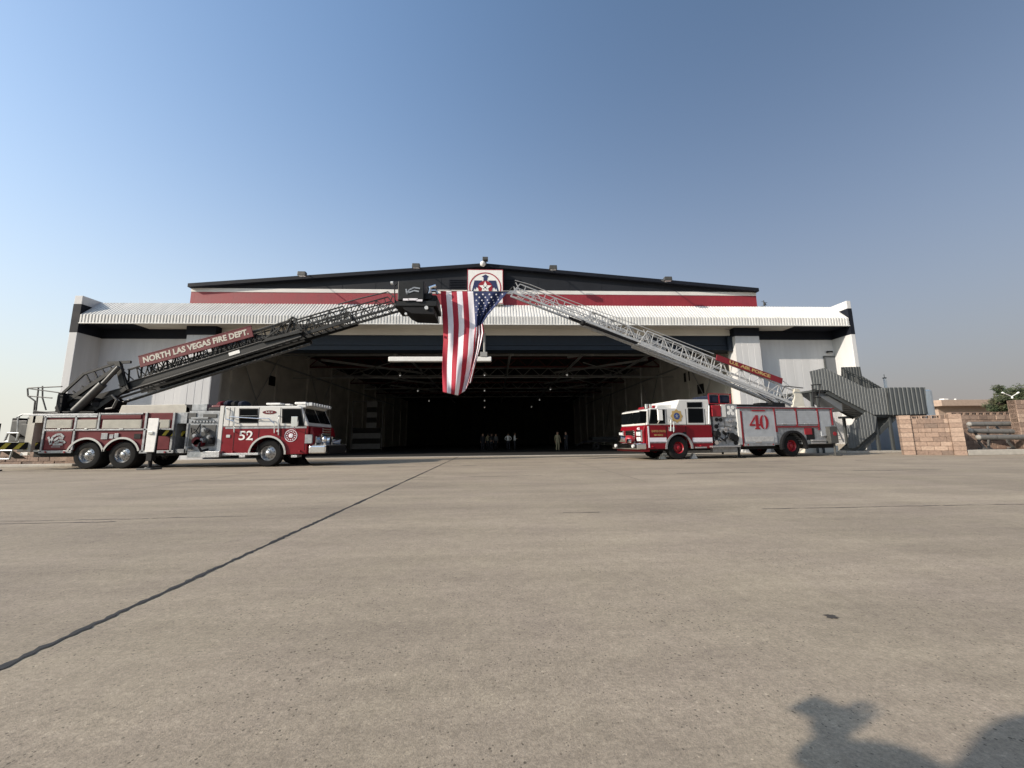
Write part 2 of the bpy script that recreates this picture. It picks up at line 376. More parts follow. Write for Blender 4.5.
zcap = mean(onY(200, 334.8, YP).z, onY(745, 336, YP).z)
zlin = mean(onY(470, 336, YD).z, onY(700, 335.5, YD).z)
zhead = mean(onY(300, 350.3, YD).z, onY(700, 350.2, YD).z)
print('HANGAR', [round(a, 2) for a in (lfo, lfi, rfi, rfo, zfin, zb0, zb1, zcb, zct, zroof, plx0, plx1, prx0, prx1, zcap, zlin, zhead)])
# fins
for x0, x1 in ((lfo, lfi), (rfi, rfo)):
    hp('fin_wall', MB().box(x0, x1, YF, YW+.4, 0, zb0), 'white_wall', .02)
    hp('fin_band', MB().box(x0-.01, x1+.01, YF-.01, YW+.4, zb0, zb1), 'navy', .01)
    hp('fin_cap', MB().box(x0, x1, YF, YW+6, zb1, zfin), 'white_wall', .02)
# wing walls with shallow ribs
def ribbed(x0, x1, y, z0, z1, pitch=.6, d=.005):
    b = MB(); x = x0; n = max(1, int((x1-x0)/pitch)); p = (x1-x0)/n
    for i in range(n):
        a = x0+i*p; pts = [(a, y), (a+p*.9, y), (a+p*.92, y+d), (a+p*.98, y+d), (a+p, y)]
        for (q0, w0), (q1, w1) in zip(pts, pts[1:]): b.quad((q0, w0, z0), (q1, w1, z0), (q1, w1, z1), (q0, w0, z1))
    return b
for x0, x1 in ((lfi, plx0+.2), (prx1-.2, rfi)):
    hp('wing_wall', ribbed(x0, x1, YW, 0, zb0).box(x0, x1, YW+.1, YW+.35, 0, zroof-.1), 'white_wall')
    hp('wing_band', MB().box(x0, x1, YW-.03, YW+.08, zb0-.02, zroof-.15), 'navy')
    hp('wing_plinth', MB().box(x0+.01, x1-.01, YW-.12, YW+.02, 0, .5), 'kerb', .01)
# pillars
for x0, x1 in ((plx0, plx1), (prx0, prx1)):
    hp('door_pillar', ribbed(x0, x1, YP, 0, zcap, .45, .01).box(x0, x1, YP+.03, YW+.05, 0, zcap), 'white_wall')
    hp('pillar_cap', MB().box(x0-.04, x1+.04, YP-.05, YW+.05, zcap, zcb+.25), 'navy', .01)
# lintel and rolled door header
hp('lintel', MB().box(plx1-.02, prx0+.02, YD-.1, YD+1.2, zlin, zcb+.2), 'cream')
hd = MB(); dz = zlin-zhead
hd.box(plx1-.5, prx0+.15, YD-.02, YD+.9, zlin-dz*.60, zlin-.004)
hd.box(plx1-.5, prx0+.15, YD-.12, YD+.95, zlin-dz*.67, zlin-dz*.60)
hd.box(plx1-.5, prx0+.15, YD-.05, YD+.92, zlin-dz*.93, zlin-dz*.67)
hd.box(plx1-.5, prx0+.15, YD-.12, YD+.95, zhead, zlin-dz*.93)
hp('rolled_door', hd, 'door_navy')
hp('header_bracket', MB().box(prx0-.35, prx0+.12, YD-.28, YD-.13, zhead-.1, zlin-.1), 'door_navy')
# canopy: corrugated slope and fascia
cb = MB(); p = .21; n = int((rfi-lfi)/p); p = (rfi-lfi)/n; d = .045
prof = []
for i in range(n):
    a = lfi+i*p; prof += [(a, 0), (a+p*.5, 0), (a+p*.58, 1), (a+p*.92, 1)]
prof.append((rfi, 0))
for (a, h0), (b_, h1) in zip(prof, prof[1:]):
    f0, f1 = YF+h0*d, YF+h1*d
    cb.quad((a, f0, zcb), (b_, f1, zcb), (b_, f1, zct), (a, f0, zct))
    cb.quad((a, f0, zct), (b_, f1, zct), (b_, 27.3+h1*.05, zroof-h1*d*.3), (a, 27.3+h0*.05, zroof-h0*d*.3))
    cb.quad((a, 27.3+h0*.05, zroof-h0*.02), (b_, 27.3+h1*.05, zroof-h1*.02), (b_, 33, zroof+.02), (a, 33, zroof+.02))
hp('canopy', cb, 'canopy')
hp('canopy_soffit', MB().box(lfi+3.2, rfi-3.9, YF+.09, YW, zcb+.02, zcb+.10), 'cream')
hp('dark_soffit', MB().box(lfi+.01, lfi+3.2, YF+.07, YW, zcb-.02, zcb+.10), 'navy'); hp('dark_soffit', MB().box(rfi-3.9, rfi-.01, YF+.07, YW, zcb-.02, zcb+.10), 'navy')
hp('canopy_gutter', MB().box(lfi, rfi, YF-.04, YF+.1, zcb-.06, zcb-.004), 'canopy', .01)
# gable
gx0 = mean(onY(190.3, 288, YG).x, onY(191.5, 300, YG).x); gx1 = mean(onY(755.8, 293, YG).x, onY(757, 304, YG).x)
gpk = onY(484.5, 266.5, YG); ze = mean(onY(190.3, 286.5, YG).z, onY(755.8, 291, YG).z)
cx = (gx0+gx1)/2
zr0 = zroof-.05; zr1 = mean(onY(192, 291.9, YG).z, onY(755, 295.8, YG).z); zw1 = mean(onY(192, 288.2, YG).z, onY(755, 292.2, YG).z)
zpk = gpk.z
print('GABLE', gx0, gx1, cx, gpk.x, ze, zpk, zr0, zr1, zw1)
hp('gable_red_band', ribbed(gx0, gx1, YG, zr0, zr1, .3, .003), 'bandred')
hp('gable_white_band', MB().box(gx0, gx1, YG-.03, YG+.3, zr1, zw1), 'bandwhite', .01)
g = MB().prism([(gx0, zw1+.002), (gx1, zw1+.002), (gx1, ze-.1), (cx, zpk-.15), (gx0, ze-.1)], YG, YG+.3)
k = gx0+1.0
while k < gx1-.5:
    zt = ze-.15+(zpk-ze)*(1-abs(k-cx)/(gx1-cx)); g.box(k, k+.03, YG-.012, YG, zw1+.01, max(zw1+.02, zt)); k += 2.4
hp('gable_wall', g, 'slate')
hp('gable_backing', MB().box(gx0+.01, gx1-.01, YG+.05, YG+.35, zr0, zr1), 'bandred')
rf = MB()
for sx, xe in ((-1, gx0-.02), (1, gx1+.02)):
    rf.prism([(cx, zpk+.10), (xe, ze+.10), (xe, ze-.16), (cx, zpk-.16)], YG-.35, 92)
hp('roof', rf, 'navy')
for xe, s in ((gx0, 1), (gx1, -1)):
    hp('side_wall', MB().box(xe, xe+.3*s, YG+.3, 92, 0, ze-.17), 'white_wall')
# louvre vents on the gable
for a, b_ in ((449, 466.5), (503.8, 521)):
    x0, x1 = onY(a, 285, YG).x, onY(b_, 285, YG).x; z1, z0 = onY(a, 279.5, YG).z, onY(a, 289.5, YG).z
    lv = MB().box(x0, x1, YG-.03, YG-.013, z0, z1)
    for i in range(6): zz = z0+(z1-z0)*(i+.3)/6; lv.box(x0+.04, x1-.04, YG-.08, YG-.031, zz, zz+.05)
    hp('louvre', lv, 'navy')
# ---- interior shell
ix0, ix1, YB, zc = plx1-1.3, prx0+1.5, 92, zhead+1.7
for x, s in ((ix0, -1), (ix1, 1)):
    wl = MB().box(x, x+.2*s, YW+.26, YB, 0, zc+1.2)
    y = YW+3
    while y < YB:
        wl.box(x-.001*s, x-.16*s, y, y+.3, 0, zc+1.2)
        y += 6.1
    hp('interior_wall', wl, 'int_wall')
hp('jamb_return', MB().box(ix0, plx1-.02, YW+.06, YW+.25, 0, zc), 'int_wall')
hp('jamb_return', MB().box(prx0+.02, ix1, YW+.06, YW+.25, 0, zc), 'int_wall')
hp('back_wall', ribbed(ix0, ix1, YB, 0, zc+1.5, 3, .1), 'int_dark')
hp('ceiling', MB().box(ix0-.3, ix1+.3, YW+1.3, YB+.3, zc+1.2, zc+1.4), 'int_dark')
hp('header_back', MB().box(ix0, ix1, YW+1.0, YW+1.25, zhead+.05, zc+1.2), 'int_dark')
# roof trusses across and joists along
yy = YW+3.2; kk = 0
while yy < 75:
    t = MB(); zt, zb = zc+1.05, zc+.05
    t.bar((ix0, yy, zb), (ix1, yy, zb), .16, .16); t.bar((ix0, yy, zt), (ix1, yy, zt), .16, .16)
    nn = 18; w = (ix1-ix0)/nn
    for i in range(nn):
        a = ix0+i*w
        t.bar((a, yy, zb), (a+w/2, yy, zt), .08); t.bar((a+w/2, yy, zt), (a+w, yy, zb), .08)
    hp('roof_truss', t, 'int_red' if kk % 2 == 0 else 'int_steel')
    yy += 6.1; kk += 1
for sx in (-1, 1):
    t = MB(); xm = (ix0+ix1)/2
    for i in range(4):
        xa = xm+sx*(17.5-i*1.0); y0 = YW+1.5+i*9
        t.bar((xa, y0, zc-.15), (xm+sx*(8), y0+8, zc-.1), .22, .22)
        t.bar((xa, y0+8, zc-.25), (xm+sx*10, y0+1, zc-.25), .09, .09)
    hp('ceiling_brace', t, 'int_steel')
t = MB()
for X in (-.42, .12, .5, .86):
    xx = (ix0+ix1)/2+X*18
    t.tube((xx, YW+1.5, zc-.35), (xx, 80, zc-.35), .12, 8)
    t.tube((xx, YW+4, zc-.35), (xx, YW+4, zc-1.2), .16, 8)
hp('ceiling_duct', t, 'int_steel')
a = onY(480, 377.5, 40); b_ = onY(650, 377, 40)
hp('ceiling_pipe', MB().tube((ix0, 40, a.z), (ix1, 40, a.z), .06, 8), 'int_steel')
# cross bracing and vents on the inside walls
for x, s in ((ix0, 1), (ix1, -1)):
    t = MB()
    for i in (0, 2, 5):
        y0 = YW+3.3+i*6.1; xx = x+s*.2
        t.tube((xx, y0, .5), (xx, y0+5.8, zc-.4), .04, 6); t.tube((xx, y0+5.8, .5), (xx, y0, zc-.4), .04, 6)
    t.bar((x+s*.1, YW+1, zc-.9), (x+s*.1, 80, zc-.9), .14, .14)
    hp('wall_brace', t, 'int_steel')
def onX(px, py, X):
    r = ray(px, py); return CP+r*(X/r.x)
for px, py, X, s in ((272, 381, ix0, 1), (687, 377, ix1, -1), (701, 389, ix1, -1)):
    c = onX(px, py, X); w = .9
    hp('wall_vent', MB().box(X+s*.01, X+s*.06, c.y-w/2*1.2, c.y+w/2*1.2, c.z-w/2, c.z+w/2), 'black')
# hangar floor
f = MB().quad((plx1-.0, YW+.6, .006), (prx0, YW+.6, .006), (prx0, YB, .006), (plx1, YB, .006))
tag(obj('hangar_floor', MB().quad((plx1, 26.61, .008), (prx0, 26.61, .008), (prx0, YW+.26, .008), (plx1, YW+.26, .008)).quad((ix0, YW+.26, .008), (ix1, YW+.26, .008), (ix1, YB, .008), (ix0, YB, .008)), 'int_floor_shade'), 'hangar floor with the door shade put into its dark colour', kind='structure')
tag(obj('threshold', MB().box(plx1-2, prx0+2, 25.7, 26.6, -.05, .012), 'kerb'), 'pale concrete threshold strip', kind='structure')
# small door on right wing with lintel lamp
dx0, dx1 = onY(823, 357, YW).x, onY(835.5, 357, YW).x; dzt = onY(829, 356, YW).z; dzb = dzt-2.15
dr = hp('door', MB().box(dx0+.06, dx1-.06, YW-.06, YW-.02, dzb, dzt-.06), 'doorgrey', .005)
dlo = [hp('door_frame', MB().box(dx0, dx0+.058, YW-.1, YW+.01, dzb, dzt).box(dx1-.058, dx1, YW-.1, YW+.01, dzb, dzt).box(dx0+.06, dx1-.06, YW-.1, YW+.01, dzt-.058, dzt), 'stairdark', parent=None)]
hp('door_handle', MB().tube((dx0+.16, YW-.12, dzb+1), (dx0+.16, YW-.05, dzb+1), .02).box(dx0+.1, dx0+.24, YW-.14, YW-.12, dzb+.98, dzb+1.02), 'chrome', parent=dr)
wl = onY(829.3, 352.3, YW-.1)
o = empty('wall_lamp', (wl.x, YW, wl.z), label='small dark lamp on the white wall above the grey upper door', cat='lamp')
obj('lamp_housing', MB().box(-.2, .2, -.22, -.04, -.05, .09), 'black', o, .015); obj('lamp_glass', MB().box(-.16, .16, -.2, -.06, -.075, -.052), 'lens', o)

# ---- floodlights on the roof edge
FLX = [(303, 273.5, 'first'), (416.5, 265.5, 's'), (552.8, 267.3, 't'), (667, 278.6, 'u')]
labels = ['square grey floodlight on the gable edge, leftmost of the four on the roof',
          'square grey roof floodlight on the gable edge above the black rescue basket',
          'square grey roof floodlight just right of the white emblem board',
          'square grey roof floodlight near the low right end of the gable']
fl = None
for (px, py, _), lab in zip(FLX, labels):
    c = onY(px, py, YG-1.25); zt = ze+.1+(zpk-ze)*(1-abs(c.x-cx)/(gx1-cx))
    if fl is None:
        fl = empty('floodlight', (c.x, YG-.3, zt), group='floodlights along the gable edge', cat='floodlight')
        dzz = c.z-zt
        obj('arm', MB().tube((0, 0, 0), (0, -.95, dzz-.32), .035).tube((0, .3, -.12), (0, 0, 0), .035), 'greysteel', fl)
        h = obj('lamp_head', MB().prism([(-.28, -.22), (.28, -.22), (.26, .06), (-.26, .06)], -1.2, -.9), 'greysteel', fl, .02)
        for v in h.data.vertices: v.co.z += dzz
        gl = obj('lamp_glass', MB().box(-.21, .21, -1.17, -.95, -.24, -.222), 'lens', h)
        for v in gl.data.vertices: v.co.z += dzz
        o = fl
    else: o = tree_copy(fl); o.location = (c.x, YG-.3, zt+(c.z-zt-dzz))
    tag(o, lab)
c = onY(484.5, 262, YG-.4)
o = empty('roof_beacon', (c.x, YG-.2, zpk-.08), label='white dome with a grey box on the peak of the gable', cat='beacon')
obj('dome', MB().ball((-.12, -.2, .10), .21, 14, 10), 'white', o, smooth=True)
obj('lamp_head', MB().box(-.14, .26, -.5, -.1, .30, .52), 'greysteel', o, .02)
obj('bracket', MB().tube((.1, -.15, 0), (.1, -.25, .31), .05), 'greysteel', o)

# ---- emblem board
s0 = onY(467.4, 269.3, YG-.4); s1 = onY(503.2, 303.5, YG-.4)
sw = s1.x-s0.x; sx = (s0.x+s1.x)/2; sz1 = s0.z; sz0 = s1.z; sc = sw/2
o = empty('emblem_board', (sx, YG-.3, sz0), label='white square board with a red ringed blue bird and star emblem on the gable', cat='sign')
obj('board', MB().box(-sc, sc, -.1, .25, 0, sz1-sz0), 'white', o, .01)
def ring2(b, cx_, cz_, r0, r1, y, a0=0, a1=math.tau, n=40, dy=.01):
    for i in range(n):
        t0, t1 = a0+(a1-a0)*i/n, a0+(a1-a0)*(i+1)/n
        b.prism([(cx_+r*math.cos(t), cz_+r*math.sin(t)) for r, t in ((r0, t0), (r1, t0), (r1, t1), (r0, t1))], y, y+dy)
    return b
def disc2(b, cx_, cz_, r, y, dy=.01, n=32): return b.prism([(cx_+r*math.cos(math.tau*i/n), cz_+r*math.sin(math.tau*i/n)) for i in range(n)], y, y+dy)
def star2(cx_, cz_, r, rot=math.pi/2, k=.40): return [(cx_+(r if i % 2 == 0 else r*k)*math.cos(rot+i*math.pi/5), cz_+(r if i % 2 == 0 else r*k)*math.sin(rot+i*math.pi/5)) for i in range(10)]
ezc = (sz1-sz0)*.46
obj('red_ring', ring2(MB(), 0, ezc, sc*.84, sc*.90, -.115, dy=.012), 'flagred', o)
obj('border', MB().box(-sc, sc, -.112, -.101, 0, .04).box(-sc, sc, -.112, -.101, sz1-sz0-.04, sz1-sz0).box(-sc, -sc+.04, -.112, -.101, .04, sz1-sz0-.04).box(sc-.04, sc, -.112, -.101, .04, sz1-sz0-.04), 'flagred', o)
bw = MB()
cz_ = ezc+.0
for s in (-1, 1):
    bw.prism([(s*.16*sc, cz_+.42*sc), (s*.60*sc, cz_+.42*sc), (s*.76*sc, cz_-.25*sc), (s*.66*sc, cz_-.2*sc), (s*.62*sc, cz_), (s*.56*sc, cz_-.12*sc), (s*.50*sc, cz_+.02*sc), (s*.42*sc, cz_-.02*sc)][::s], -.118, -.101)
bw.prism([(-.10*sc, cz_+.4*sc), (.10*sc, cz_+.4*sc), (.12*sc, cz_+.58*sc), (.2*sc, cz_+.66*sc), (.02*sc, cz_+.78*sc), (-.2*sc, cz_+.66*sc), (-.1*sc, cz_+.6*sc)], -.118, -.101)
obj('bird_shape', bw, 'flagblue', o)
obj('red_disc', disc2(MB(), 0, cz_+.0*sc, sc*.40, -.132, .013), 'brightred', o)
obj('white_star', MB().prism(star2(0, cz_, sc*.37, k=.45), -.142, -.133), 'white', o)
sb = MB(); disc2(sb, 0, cz_, sc*.05, -.15, .007)
for i in range(4): disc2(sb, sc*.12*math.cos(i*math.pi/2+.78), cz_+sc*.12*math.sin(i*math.pi/2+.78), sc*.03, -.15, .007, 12)
obj('star_dots', sb, 'black', o)

# ---- hanging white tube under the header
a = onY(389, 359.5, YD-.55); b_ = onY(491.5, 359.5, YD-.55)
o = empty('hanging_tube', (mean(a.x, b_.x), YD-.55, a.z), label='long white horizontal tube hanging below the rolled door behind the flag', cat='tube light')
hl = (b_.x-a.x)/2
obj('tube_body', MB().box(-hl, hl, -.2, .2, -.17, .17), 'white', o, .05)
obj('hanger', MB().tube((hl-.5, 0, .16), (hl-.5, 0, zlin-a.z+.02), .09), 'int_steel', o)
obj('end_bracket', MB().box(hl-.8, hl-.3, -.24, .24, .17, .5), 'int_steel', o, .01)
# ---- pendant lamps inside
lamps = [(484.5, 375.3, 38), (484.5, 390.8, 46), (484.5, 400.8, 54), (484.5, 407.5, 62), (567, 375, 38), (550.5, 389.5, 46), (539.5, 400, 54), (531.5, 407, 62), (400, 375.5, 38), (417.8, 391, 46), (429, 401, 54)]
base = None
for i, (px, py, Y) in enumerate(lamps):
    c = onY(px, py, Y)
    if base is None:
        base = empty('pendant_lamp', c, group='pendant lamps in three rows under the dark hangar roof', cat='lamp')
        sh = obj('lamp_shade', MB().tube((0, 0, .05), (0, 0, .3), .2, 12, .07), 'int_steel', base)
        obj('bulb', MB().ball((0, 0, 0), .065, 8, 6), 'lampglow', base); obj('cord', MB().tube((0, 0, .3), (0, 0, 2.2), .02, 5), 'black', base)
        o = base
    else: o = tree_copy(base); o.location = c
    row = 'middle' if px < 490 and px > 470 else ('right' if px > 500 else 'left')
    nth = ['nearest', 'second', 'third', 'farthest'][int((Y-38)/8)]
    tag(o, f'small glowing pendant lamp, {nth} of the {row} row under the dark hangar ceiling')
# ---- striped flag inside on the left
o = empty('hanging_banner', (onY(367, 425, 50).x, 50, 0), label='large dim striped banner standing on the left inside the dark hangar', cat='banner')
z1 = onY(367, 402, 50).z; z0 = onY(367, 449, 50).z
for i in range(9):
    za = z0+(z1-z0)*i/9
    ww = 1.75 if i < 4 else 1.2
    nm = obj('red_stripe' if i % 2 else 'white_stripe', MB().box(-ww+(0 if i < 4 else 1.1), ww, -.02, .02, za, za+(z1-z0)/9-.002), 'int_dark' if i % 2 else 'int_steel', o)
obj('frame', MB().tube((-1.9, .06, 0), (-1.9, .06, z1+.1), .05).tube((1.9, .06, 0), (1.9, .06, z1+.1), .05).tube((-1.9, .06, z1+.1), (1.9, .06, z1+.1), .05), 'int_steel', o)
# ---- dark cart behind the right engine
c = onY(607, 450, 38)
o = empty('flatbed_trailer', (c.x, 38, 0), label='low dark flatbed trailer parked inside the hangar left of the right fire engine', cat='trailer')
obj('bed', MB().box(-2.2, 2.4, -.9, .9, .75, .92), 'black', o, .02)
obj('cargo', MB().box(-1.6, 1.9, -.7, .7, .925, 1.25), 'charcoal', o, .04)
for xw in (-1.3, 1.4):
    obj('wheel', MB().lathe((xw, -.85, .36), [(.1, -.06), (.2, -.08), (.34, -.1), (.36, 0), (.34, .1), (.1, .1)], 20), 'rubber', o, smooth=True)
obj('drawbar', MB().bar((-2.2, 0, .8), (-3.1, 0, .45), .1), 'black', o)
# ---- roof antennas
c = onY(764, 305, 31)
o = empty('roof_antenna', (c.x, 31, zroof), label='thin metal antenna mast on the flat roof just right of the gable', cat='antenna')
obj('mast', MB().tube((0, 0, 0), (0, 0, 1.9), .035), 'greysteel', o)
obj('dish', MB().ball((0, -.08, 1.55), .14, 10, 6, (1, .4, 1)).tube((-.28, 0, 1.35), (.28, 0, 1.5), .02).tube((-.2, 0, 1.8), (.3, 0, 1.7), .02), 'greysteel', o)
# ---- stairs on the right
YS0, YS1 = 24.0, 25.5           # near guard, far guard
def sp(zx, zy, Y=YS0): q = onY(780+zx/4.27, 280+zy/4.27, Y); return (q.x, q.z)
st = empty('staircase', (sp(300, 715)[0], YS0, 0), label='grey ribbed metal outside staircase leading up to the small door', cat='staircase')
sl = Vector((sp(300, 715)[0], YS0, 0))
def corr(poly, Y, rib=.2, d=.035):
    # corrugated sheet cut to a polygon that is y-monotone per x: slices between ribs
    xs = sorted(p[0] for p in poly); x0, x1 = xs[0], xs[-1]; b = MB()
    def span(x):
        zs = []
        for i in range(len(poly)):
            (xa, za), (xb, zb) = poly[i], poly[(i+1) % len(poly)]
            if xa != xb and min(xa, xb) <= x <= max(xa, xb): zs.append(za+(zb-za)*(x-xa)/(xb-xa))
        return (min(zs), max(zs)) if zs else (0, 0)
    cuts = []; x = x0+1e-4
    while x < x1-rib: cuts += [(x, 0), (x+rib*.55, 0), (x+rib*.65, 1), (x+rib*.9, 1)]; x += rib
    cuts.append((x1-1e-4, 0))
    for (a, h0), (c_, h1) in zip(cuts, cuts[1:]):
        za0, za1 = span(a); zc0, zc1 = span(c_)
        for yy_ in (0, .02): b.quad((a, Y+h0*d+yy_, za0), (c_, Y+h1*d+yy_, zc0), (c_, Y+h1*d+yy_, zc1), (a, Y+h0*d+yy_, za1))
    return b
def stp(name, mb, mt, bevel=0):
    mb.v = [(x-sl.x, y-sl.y, z) for x, y, z in mb.v]; return obj(name, mb, mt, st, bevel)
up_poly = [sp(127, 390), sp(190, 375), sp(372, 463), sp(460, 460), sp(472, 574), sp(400, 575), sp(275, 510), sp(205, 470), sp(142, 470)]
stp('guard_panel', corr(up_poly, YS0), 'stair')
stp('landing_panel', corr([sp(457, 459, YS0-.12), sp(620, 458, YS0-.12), sp(636, 572, YS0-.12), sp(468, 576, YS0-.12)], YS0-.12, .3, .05), 'stairbox')
lowp = [sp(290, 635), sp(371, 560), sp(415, 583), sp(415, 642), sp(322, 718), sp(298, 718)]
stp('lower_guard_panel', corr(lowp, YS0+.05), 'stair')
# far guards
far = [sp(262, 372, YS1), sp(345, 370, YS1), sp(352, 410, YS1), sp(440, 462, YS1), sp(440, 500, YS1), sp(262, 420, YS1)]
stp('far_guard_panel', corr(far, YS1), 'stairdark')
hr = MB(); pts = [(*sp(262, 376, YS1-.2)[:1], YS1-.2, sp(262, 376, YS1-.2)[1]), (sp(440, 464, YS1-.2)[0], YS1-.2, sp(440, 464, YS1-.2)[1])]
hr.tube(pts[0], pts[1], .035)
for t_ in (0.05, .35, .65, .95):
    q = Vector(pts[0]).lerp(Vector(pts[1]), t_); hr.tube(q, (q.x, q.y, q.z-.5), .025)
stp('handrail', hr, 'stairdark')
lx0, lz = sp(398, 575); lx1 = sp(636, 572)[0]
stp('landing', MB().box(lx0, lx1-.05, YS0+.1, YS1+1.1, lz-.12, lz+.02), 'stairdark')
stp('landing_end_panel', MB().box(lx1-.09, lx1-.05, YS0, YS1+1.1, lz, lz+1.55), 'stair')
ux0, uz = sp(142, 470); ux1 = sp(205, 470)[0]
stp('upper_landing', MB().box(ux0, ux1, YS0+.1, YW-.05, uz-.1, uz+.02), 'stairdark')
def flight(name, xa, za, xb, zb, y0, y1, n):
    b = MB()
    for i in range(n):
        t_ = (i+.5)/n; x = xa+(xb-xa)*t_; z = za+(zb-za)*t_; w_ = abs(xb-xa)/n*.55
        b.box(x-w_, x+w_, y0, y1, z-.02, z+.02); b.box(x-w_, x-w_+.03, y0+.03, y1-.03, z-abs(zb-za)/n-.02, z-.021)
    b.bar((xa, y0, za-.1), (xb, y0, zb-.1), .06, .28); b.bar((xa, y1, za-.1), (xb, y1, zb-.1), .06, .28)
    return stp(name, b, 'stairdark')
flight('upper_flight', ux1, uz, lx0, lz, YS0+.12, YS1-.1, 14)
flight('lower_flight', sp(345, 716)[0], .1, sp(505, 590)[0], lz-.1, YS0+.25, YS1, 12)
ps = MB()
for zx in (420, 482):
    x = sp(zx, 600)[0]
    for y in (YS0+.15, YS1+.9): ps.box(x-.07, x+.07, y, y+.14, 0, lz-.12)
for x in (ux0+.1, ux0+.5): ps.box(x-.05, x+.05, YS0+.3, YS0+.4, 0, uz-.1)
stp('support_post', ps, 'stairdark')
ub = MB(); ub.bar((ux1, YS0+.75, uz-.22), (lx0+.2, YS0+.75, lz-.2), 1.3, .06); stp('flight_underside', ub, 'doorgrey')
stp('stringer_underside', MB().prism([sp(160, 475), sp(212, 472), sp(280, 512), sp(285, 560), sp(165, 480)], YS0+.3, YS1), 'doorgrey')
stp('footing', MB().box(sp(290, 720)[0]-.2, sp(520, 720)[0], YS0-.1, YS1+1, 0, .12), 'kerb', .01)
ax = onY(912, 430, 29).x
hp('side_annex', MB().box(rfo-.05, ax, 29, 40, 0, onY(890, 398, 29).z), 'annex')
# low black frame beside stairs
c = onY(813, 400, 23.4)
# white plinth block behind right engine
a = onY(806, 452, 24.6); b_ = onY(839, 452, 24.6)
o = tag(obj('concrete_block', MB().box(a.x, b_.x, 24.6, 25.4, 0, onY(820, 445.8, 24.6).z), 'cream', None, .03), 'low cream concrete block behind the rear wheels of the engine marked 40', 'concrete block')
# ------------------------------------------------------------------ truck frames
def xz(v): return (v[0], v[2])
class Plane:
    def __init__(s, ox, oy, ang):
        s.o = Vector((ox, oy, 0)); s.a = ang; s.x = Vector((math.cos(ang), math.sin(ang), 0)); s.y = Vector((-math.sin(ang), math.cos(ang), 0))
    def at(s, px, py, d=0):
        r = ray(px, py); t = ((s.o + s.y*d - CP).dot(s.y))/r.dot(s.y); p = CP + r*t - s.o
        return (p.dot(s.x), p.z)
    def loc(s, v): v = Vector(v)-s.o; return Vector((v.dot(s.x), v.dot(s.y), v.z))
def arch_poly(P, pts, wheels, r, zb):
    """polygon along the bottom edge with wheel arches cut in. pts: upper outline (s,z) from right-bottom ccw to left-bottom."""
    bot = []
    for w in sorted(wheels):
        h = .55; n = 14
        if zb < h+r:
            dz = zb-h; a0 = math.asin(max(-1, min(1, dz/r)))
            for i in range(n+1):
                t = math.pi-a0 - (math.pi-2*a0)*i/n; bot.append((w+r*math.cos(t), h+r*math.sin(t)))
    return bot+pts
def fender(w, r0, r1, d0, d1, zb):
    b = MB(); n = 18; a0 = math.asin((zb-.55)/r1)
    for i in range(n):
        t0 = a0+(math.pi-2*a0)*i/n; t1 = a0+(math.pi-2*a0)*(i+1)/n
        b.prism([(w+r*math.cos(t), .55+r*math.sin(t)) for r, t in ((r0, t0), (r1, t0), (r1, t1), (r0, t1))], d0, d1)
    return b
def wheel(parent, s, d, rimmat, rr=.31, R_=.585, dual=True, style=0):
    hub = MB().lathe((s, d, R_), [(0.0, -.02), (.07, -.02), (.10, .0), (.11, .05), (.17, .06)], 20)
    for i in range(10):
        t = i*math.tau/10; hub.tube((s+.14*math.cos(t), d+.02, R_+.14*math.sin(t)), (s+.14*math.cos(t), d+.06, R_+.14*math.sin(t)), .018, 6)
    w = obj('wheel', hub, 'rim' if style == 0 else rimmat, parent, smooth=True)
    rim = MB().lathe((s, d, R_), [(.17, .055), (.22, .08), (rr-.03, .10), (rr-.01, .02), (rr+.015, -.01), (rr+.02, .02)], 32)
    hb = rim.mi(1)
    for i in range(10):
        t = (i+.5)*math.tau/10; hb.tube((s+.215*math.cos(t), d+.07, R_+.215*math.sin(t)), (s+.215*math.cos(t), d+.077, R_+.215*math.sin(t)), .024, 8)
    obj('rim', hb, [rimmat, 'black'], w, smooth=True)
    wd = .62 if dual else .32
    ty = MB().lathe((s, d, R_), [(rr+.01, .03), (rr+.03, -.015), (rr+.12, -.03), (R_-.05, -.015), (R_-.008, .03), (R_, .06), (R_, wd-.05), (R_-.03, wd), (rr+.02, wd), (.12, wd-.01)], 40)
    for k in range(5): pass
    obj('tyre', ty, 'rubber', w, smooth=True)
    return w
